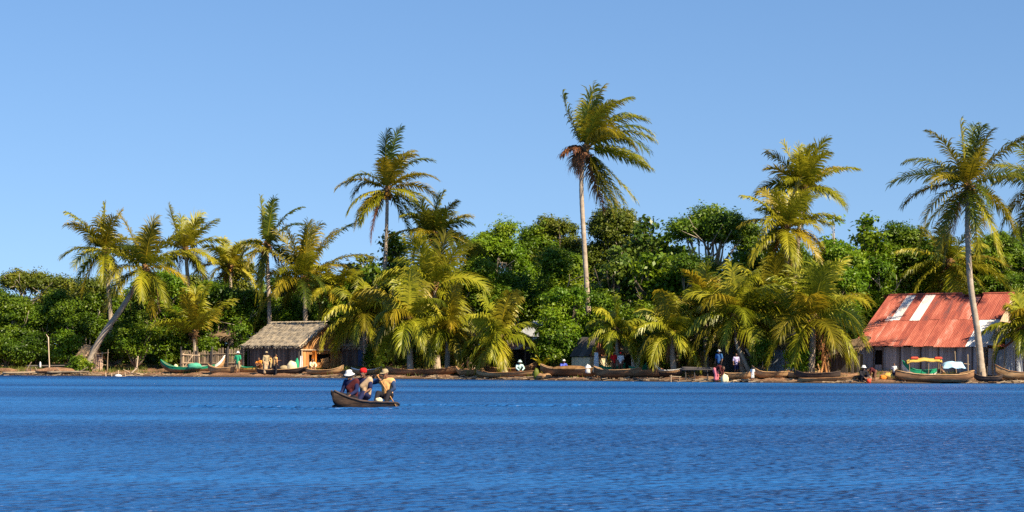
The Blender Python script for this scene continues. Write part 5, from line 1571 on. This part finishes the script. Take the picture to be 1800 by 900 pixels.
def person(label, loc, rz, pose, wear, hat=None, scale=1.0, voxel=.016, over=None, face=None, tilt=0.0, group=None):
    """wear: list of (garment, material). over: joints changed from the pose"""
    J = {k: Vector(v) for k, v in pose.items()}
    for k, v in (over or {}).items(): J[k] = Vector(v)
    b = MB(); b.cv = .5
    c = b.capsule
    c(J['pel'], J['ch'], .125, .135); c(J['pel'] + Vector((.05, 0, 0)), J['pel'] - Vector((.05, 0, 0)), .115, .115)
    c(J['shl'] * .7 + J['ch'] * .3, J['shr'] * .7 + J['ch'] * .3, .085, .085)
    c(J['ch'], J['nk'], .12, .055); c(J['nk'], J['hd'], .052, .05)
    for s in 'lr':
        c(J['sh' + s], J['el' + s], .052, .040); c(J['el' + s], J['wr' + s], .040, .026)
        c(J['hp' + s], J['kn' + s], .082, .056); c(J['kn' + s], J['an' + s], .056, .036)
        fwd = (J['kn' + s] - J['hp' + s]); fwd.z = 0
        fd = Vector((0, -1, 0))
        c(J['an' + s] + Vector((0, .05, -.045)), J['an' + s] + fd * .10 + Vector((0, 0, -.05)), .035, .036); c(J['an' + s] + fd * .10 + Vector((0, 0, -.05)), J['an' + s] + fd * .17 + Vector((0, 0, -.058)), .036, .024)
        # hand: palm, four fingers, thumb
        d = (J['wr' + s] - J['el' + s]).normalized()
        sx = Vector((1, 0, 0)) if abs(d.x) < .8 else Vector((0, 1, 0))
        ac = (sx - d * sx.dot(d)).normalized()
        nrm = d.cross(ac)
        if nrm.z > 0 or (abs(nrm.z) < .3 and nrm.y > 0): nrm = -nrm
        w = J['wr' + s]
        for q in (-.022, 0, .022): c(w + ac * q * .7, w + ac * q + d * .085, .020, .017)
        for q, ll in ((-.033, .062), (-.011, .078), (.011, .082), (.033, .072)):
            k0 = w + ac * q + d * .09
            k1 = k0 + (d * .8 + nrm * .5).normalized() * ll * .55
            k2 = k1 + (d * .3 + nrm * .9).normalized() * ll * .5
            c(k0, k1, .0105, .0095, 6); c(k1, k2, .0095, .008, 6)
        sg = -1 if s == 'l' else 1
        t0 = w + ac * sg * .028 + d * .025
        t1 = t0 + (ac * sg * .8 + d * .6).normalized() * .04
        c(t0, t1, .014, .012, 6); c(t1, t1 + (d + nrm * .4).normalized() * .032, .011, .009, 6)
    body = None
    # head with nose, ears, chin; turned with the face direction (yaw, pitch)
    yaw, pit = face or (0, 0)
    HM = Matrix.Rotation(R(yaw), 3, 'Z') @ Matrix.Rotation(R(pit), 3, 'X')
    hd = J['hd']
    H = lambda x, y, zz: hd + HM @ Vector((x, y, zz))
    b.ball(H(0, .01, .03), 1, 16, 12, HM, (.078, .095, .098))
    b.ball(H(0, -.022, -.035), 1, 14, 10, HM, (.060, .068, .080))
    c(H(0, -.088, .022), H(0, -.108, -.018), .011, .017); c(H(0, -.07, -.088), H(0, -.078, -.09), .028, .025)
    for sx in (-1, 1):
        b.ball(H(sx * .080, .012, .0), 1, 8, 6, HM, (.012, .022, .034))
        c(H(sx * .018, -.086, .034), H(sx * .05, -.074, .036), .009, .008, 6)
    root = remeshed(b, 'person', M['skin'], None, voxel, 1)
    root.location = loc; root.rotation_euler = (0, tilt, rz); root.scale = (scale,) * 3
    tag(root, label, 'person', group)
    for sx in (-1, 1):
        e = MB(); e.ball(H(sx * .032, -.079, .018), 1, 8, 6, HM, (.014, .009, .008)); e.build('eye', M['eye'], root, True)
    lp_ = MB(); lp_.ball(H(0, -.090, -.046), 1, 10, 6, HM, (.025, .010, .010)); lp_.build('mouth', M['lips'], root, True)
    # hair
    hr = MB(); hr.ball(H(0, .022, .045), 1, 14, 10, HM, (.084, .096, .092)); hr.build('hair', M['hair'], root, True)
    for kind, mt in wear:
        g_ = MB(); g_.cv = .5
        k = g_.capsule
        if kind in ('shirt', 'longshirt', 'vest'):
            ex = .02 if kind == 'vest' else 0
            k(J['pel'] + Vector((0, 0, -.02)), J['ch'], .150 + ex, .158 + ex)
            k(J['shl'] * .78 + J['ch'] * .22, J['shr'] * .78 + J['ch'] * .22, .104 + ex, .104 + ex)
            k(J['ch'], J['ch'] * .4 + J['nk'] * .6, .142 + ex, .10)
            if kind != 'vest':
                for s in 'lr':
                    e = J['el' + s]
                    if kind == 'shirt': k(J['sh' + s], J['sh' + s].lerp(e, .8), .078, .068)
                    else:
                        k(J['sh' + s], e, .074, .058); k(e, e.lerp(J['wr' + s], .88), .058, .043)
        if kind in ('trousers', 'shorts'):
            k(J['pel'] + Vector((.05, 0, 0)), J['pel'] - Vector((.05, 0, 0)), .135, .135)
            for s in 'lr':
                k(J['hp' + s], J['kn' + s], .104, .080)
                if kind == 'trousers': k(J['kn' + s], J['kn' + s].lerp(J['an' + s], .9), .078, .058)
        if kind == 'skirt':
            k(J['pel'], J['pel'] + Vector((0, 0, -.1)), .15, .17)
            for s in 'lr':
                k(J['hp' + s], J['kn' + s], .14, .12); k(J['kn' + s], J['kn' + s].lerp(J['an' + s], .7), .12, .13)
            k(J['knl'], J['knr'], .12, .12)
        if kind == 'shawl':
            k(J['shl'] + Vector((0, -.02, .03)), J['ch'] + Vector((-.02, -.12, -.05)), .085, .085); k(J['shl'] + Vector((.0, .0, .0)), J['pel'] + Vector((.10, -.06, .05)), .095, .11)
            k(J['ch'] + Vector((0, -.07, -.05)), J['pel'] + Vector((.06, -.10, .05)), .09, .10)
        remeshed(g_, {'longshirt': 'shirt'}.get(kind, kind), M[mt], root, max(voxel, .016), 2)
    if hat:
        hk, hm = hat
        g_ = MB(); g_.cv = .6
        if hk == 'sunhat':
            pr = [(.0, .155), (.06, .150), (.088, .125), (.100, .065), (.140, .035), (.155, .020), (.150, .012), (.10, .045)]
        elif hk == 'cap':
            pr = [(.0, .148), (.06, .140), (.092, .105), (.100, .055), (.098, .04)]
        else:
            pr = [(.0, .160), (.06, .152), (.098, .118), (.106, .075), (.098, .03), (.09, .022)]
        n = 18; vs = []
        for rr, zz in pr:
            for q in range(n):
                a = q / n * 2 * math.pi
                wv = 1 + (.05 * math.sin(a * 3 + zz * 40) if hk != 'cap' else 0)
                vs.append(H(rr * math.cos(a) * wv, rr * math.sin(a) * 1.1 * wv + .01, zz + (.012 * math.sin(2 * a + 1) if rr > .15 else 0)))
        fs = [(i * n + q, i * n + (q + 1) % n, (i + 1) * n + (q + 1) % n, (i + 1) * n + q) for i in range(len(pr) - 1) for q in range(n)]
        g_.add(vs, fs)
        if hk == 'cap':
            v2 = []
            for q in range(9):
                a = -math.pi / 2 + (q / 8 - .5) * 1.9
                v2 += [H(.095 * math.cos(a), .10 * math.sin(a), .055), H(.14 * math.cos(a), .19 * math.sin(a), .045)]
            g_.add(v2, [(2 * q, 2 * q + 2, 2 * q + 3, 2 * q + 1) for q in range(8)])
            g_.add([v + Vector((0, 0, -.008)) for v in v2], [(2 * q, 2 * q + 1, 2 * q + 3, 2 * q + 2) for q in range(8)])
        if hk == 'wrap':
            g_.ball(H(.0, .10, .05), 1, 10, 8, HM, (.05, .05, .05))
        g_.build('hat' if hk != 'wrap' else 'headscarf', M[hm], root, True)
    return root


# --- the canoe on the water -------------------------------------------------------------------
def wake(xc, yc, L, ang, w, h, seed):
    rnd = random.Random(seed)
    nu, nv = 60, 8
    ca, sa = math.cos(ang), math.sin(ang)
    vs = []
    for i in range(nu + 1):
        t = i / nu
        env = math.sin(math.pi * t) ** .6
        bend = .25 * math.sin(t * 5 + seed)
        for j in range(nv + 1):
            v = j / nv - .5
            z = h * env * (math.cos(math.pi * v) ** 2) * (1 + .5 * mnoise.noise(Vector((t * L * 1.3, seed, 0))))
            x = (t - .5) * L; y = v * w + bend
            vs.append((xc + x * ca - y * sa, yc + x * sa + y * ca, .004 + max(0, z)))
    b = MB()
    b.add(vs, [(i * (nv + 1) + j, (i + 1) * (nv + 1) + j, (i + 1) * (nv + 1) + j + 1, i * (nv + 1) + j + 1) for i in range(nu) for j in range(nv)])
    tag(b.build('water', WATER, None, True), kind='structure')


wake(-1.0, 61.6, 8.0, R(3), .55, .055, 1)
wake(-7.6, 58.6, 4.6, R(-2), .5, .06, 2)
wake(-4.6, 57.0, 5.0, R(8), .4, .045, 3)
wake(1.5, 63.0, 9.0, R(-2), .5, .04, 4)
Yb, Ys = 57.6, 61.4
bow = Vector(((585 - 900) / FPX * Yb, Yb, 0)); stern = Vector(((699 - 900) / FPX * Ys, Ys, 0))
cd = stern - bow; Lc = math.hypot(cd.x, cd.y)
cmid = (bow + stern) / 2
boat('weathered dugout canoe carrying three people across open water', Lc, .72, .29, (cmid.x, cmid.y, -.15), math.atan2(cd.y, cd.x), 'canoe_wood', 'hull_dark', .29, -.06, 3,
     pitch=R(1.6), group=None, name='dugout_canoe', inside='hull_inside')
axis = cd.normalized()
face_rz = math.atan2(-axis.x, axis.y) * 1.0      # looking to the bow


def on_canoe(t, side=0.0, z=0.0):
    z = z + .03
    p = bow.lerp(stern, t)
    nrm = Vector((axis.y, -axis.x, 0))
    return Vector((p.x, p.y, z)) + nrm * side


person('person in white sunhat and dark navy clothes seated nearest the canoe bow', on_canoe(.30, -.02, -.02), face_rz - R(6), SIT, [('longshirt', 'c_navy'), ('trousers', 'c_black'), ('shawl', 'c_maroon')],
       ('sunhat', 'c_white'), 1.0, .010, dict(wrl=(.20, -.42, .36), wrr=(-.17, -.38, .34), hd=(-.01, -.16, .92)), (8, 14))
person('person in red headscarf with navy shirt and beige wrap seated mid-canoe', on_canoe(.50, -.02, .02), face_rz - R(2), SIT, [('shirt', 'c_navy'), ('trousers', 'c_navy'), ('shawl', 'c_beige')],
       ('wrap', 'c_red'), 1.0, .010, dict(wrl=(.2, -.34, .40), wrr=(-.26, -.44, .34), elr=(-.28, -.2, .47)), (2, 6))
pl = on_canoe(.84, .0, .0)
prz = face_rz + R(4)
Rm = Matrix.Rotation(-prz, 3, 'Z')


def loc_of(px, row, Y):
    w = pix(px, row, Y)
    return Rm @ (w - pl)


ptop, pbot = (663.5, 660, pl.y - .35), (697, 715.5, pl.y - .30)
h1 = loc_of(666, 667, ptop[2] + .02); h2 = loc_of(681, 692, pl.y - .33)
person('person in pale cap and tan vest paddling at the canoe stern', pl, prz, SIT, [('longshirt', 'c_slate'), ('vest', 'c_tan'), ('trousers', 'c_black')], ('cap', 'c_khaki'), 1.0, .010,
       dict(wrr=tuple(h1), wrl=tuple(h2), elr=(-.42, -.10, .66), ell=(.30, -.20, .50), nk=(.0, -.10, .78), hd=(-.02, -.16, .93), knl=(.20, -.38, .40), anl=(.18, -.58, .10)), (-12, 12))
pd = empty('paddle', on_canoe(.9, 0, .3), 0, 'wooden paddle held slanting into the water by the stern paddler', 'paddle')
wa = pix(*ptop) - pd.location
wb_ = pix(*pbot) - pd.location
m = MB(); m.cv = .6; m.tube([wa, wb_], .017, 8); m.tube([wa - (wb_ - wa).normalized().cross(Vector((0, 1, 0))) * .05, wa + (wb_ - wa).normalized().cross(Vector((0, 1, 0))) * .05], .018, 6); m.build('shaft', M['wood_orange'], pd, True)
m = MB(); m.cv = .4
dd_ = (wb_ - wa).normalized(); sdv = dd_.cross(Vector((0, 1, 0))).normalized()
vs = []
for k in range(8):
    t = k / 7; w = .075 * math.sin(math.pi * (.1 + .85 * t)) ** .6
    p = wb_ - dd_ * .12 + dd_ * .5 * t
    vs += [p - sdv * w, p + Vector((0, -.012, 0)), p + sdv * w, p + Vector((0, .012, 0))]
m.add(vs, [(4 * k + q, 4 * k + (q + 1) % 4, 4 * k + 4 + (q + 1) % 4, 4 * k + 4 + q) for k in range(7) for q in range(4)] + [(0, 1, 2, 3), (28, 29, 30, 31)])
m.build('blade', M['hull_dark'], pd, True)
blob('sack', 'cream sack lying in the canoe between the headscarf wearer and the paddler', 'sack', M['c_cream'], 0, 0, 0, (.11, .11, .09), 31)
bpy.context.view_layer.update()
o = [x for x in bpy.data.objects if x.get('label', '').startswith('cream sack lying')][0]
o.location = on_canoe(.64, .12, .10)


def gp(px, off, z=None): return P(px, off, z)


GP = None
person('person in green shirt and white hat standing by the striped boat', gp(418, .75), R(160), STAND, [('shirt', 'c_green'), ('shorts', 'c_khaki')], ('sunhat', 'c_white'), 1.0)
person('child in orange top crouching against the dark hut wall', gp(457, 1.9, .62), R(-20), CROUCH, [('shirt', 'c_orange'), ('shorts', 'c_brown')], None, .9)
person('person in pale tan clothes and hat standing at the dark pirogue', gp(468, .6, .18), R(30), STAND, [('longshirt', 'c_khaki'), ('skirt', 'c_beige')], ('cap', 'c_khaki'), 1.0)
person('person with bare back and dark trousers standing right of the tan-clothed one', gp(484, .55, .1), R(120), STAND, [('vest', 'c_tan'), ('trousers', 'c_black')], None, .96, over=dict(ell=(.25, -.2, 1.15), wrl=(.2, -.45, 1.2)))
person('child reaching left between the two standing people at the dark pirogue', gp(476, 1.2, .4), R(-90), STAND, [('shirt', 'c_tan'), ('shorts', 'c_khaki')], None, .72, over=dict(ell=(.2, -.25, 1.3), wrl=(.1, -.5, 1.25)))
person('person in cream clothes sitting below the orange cloth', gp(549, 3.0, .45), R(20), CROUCH, [('longshirt', 'c_cream'), ('trousers', 'c_tan')], None, 1.0)
person('person in wide pale teal hat bending behind the low canoe', gp(913, 1.2, .3), R(10), CROUCH, [('longshirt', 'c_teal'), ('trousers', 'c_black')], ('sunhat', 'c_teal'), 1.1)
person('person in bright blue clothes sitting at the cream hut', gp(990, 2.0, .45), R(15), CROUCH, [('longshirt', 'c_blue'), ('trousers', 'c_blue')], ('cap', 'c_white'), 1.0)
person('person in red shirt standing in the green boat', gp(1079, 2.2, .5), R(20), STAND, [('shirt', 'c_red'), ('trousers', 'c_brown')], None, .86)
person('person in white shirt beside the red-shirted one in the green boat', gp(1091, 2.2, .5), R(-10), STAND, [('shirt', 'c_white'), ('trousers', 'c_brown')], ('cap', 'c_red'), .82)
person('person in white hat and dark shirt standing at the orange post', gp(1264, 1.3, .45), R(-30), STAND, [('shirt', 'c_denim'), ('trousers', 'c_black')], ('sunhat', 'c_white'), .95)
person('person in maroon and red clothes bending at the water beside the pointed sack', gp(1260, .15, .05), R(60), BEND, [('longshirt', 'c_maroon'), ('skirt', 'c_pink')], None, .95)
person('child in lilac shirt standing behind the log canoe', gp(1294, 2.0, .45), R(10), STAND, [('shirt', 'c_lilac'), ('shorts', 'c_navy')], None, .82)
person('child in white shirt at the water edge between two log canoes', gp(1323, .1, .05), R(10), STAND, [('shirt', 'c_white'), ('shorts', 'c_white')], None, .56)
person('person in lilac top sitting left of the narrow shrub', gp(1391, 2.0, .35), R(-30), CROUCH, [('shirt', 'c_lilac'), ('trousers', 'c_maroon')], None, .9)
person('person in round white hat and black clothes crouching left of the red bucket', gp(1516, .3, .02), R(15), CROUCH, [('longshirt', 'c_black'), ('trousers', 'c_black')], ('sunhat', 'c_white'), 1.15)
person('person in dark maroon top bending over the red bucket', gp(1536, .5, .05), R(-70), BEND, [('longshirt', 'c_maroon'), ('shorts', 'c_brown')], None, .85)
person('small figure in white standing at the bow of the large brown boat', gp(1572, .4, .2), R(-20), STAND, [('shirt', 'c_white'), ('shorts', 'c_navy')], None, .62)
person('person in brown top seated in the large brown boat under the awning', gp(1652, .15, .38), R(70), CROUCH, [('shirt', 'c_brown'), ('shorts', 'c_khaki')], None, .8)

bk = empty('bucket', P(1527, .1, .0), 0, 'red bucket at the water between the two people washing', 'bucket')
m = MB(); m.cv = .5; m.tube([(0, 0, 0), (0, 0, .3)], [.13, .18], 14); m.build('pail', M['paint_red'], bk, True)
m = MB(); m.cv = .5; m.tube(spline([(-.18, 0, .3), (-.12, 0, .42), (0, 0, .47), (.12, 0, .42), (.18, 0, .3)], 3), .01, 5, True); m.build('handle', M['c_white'], bk)
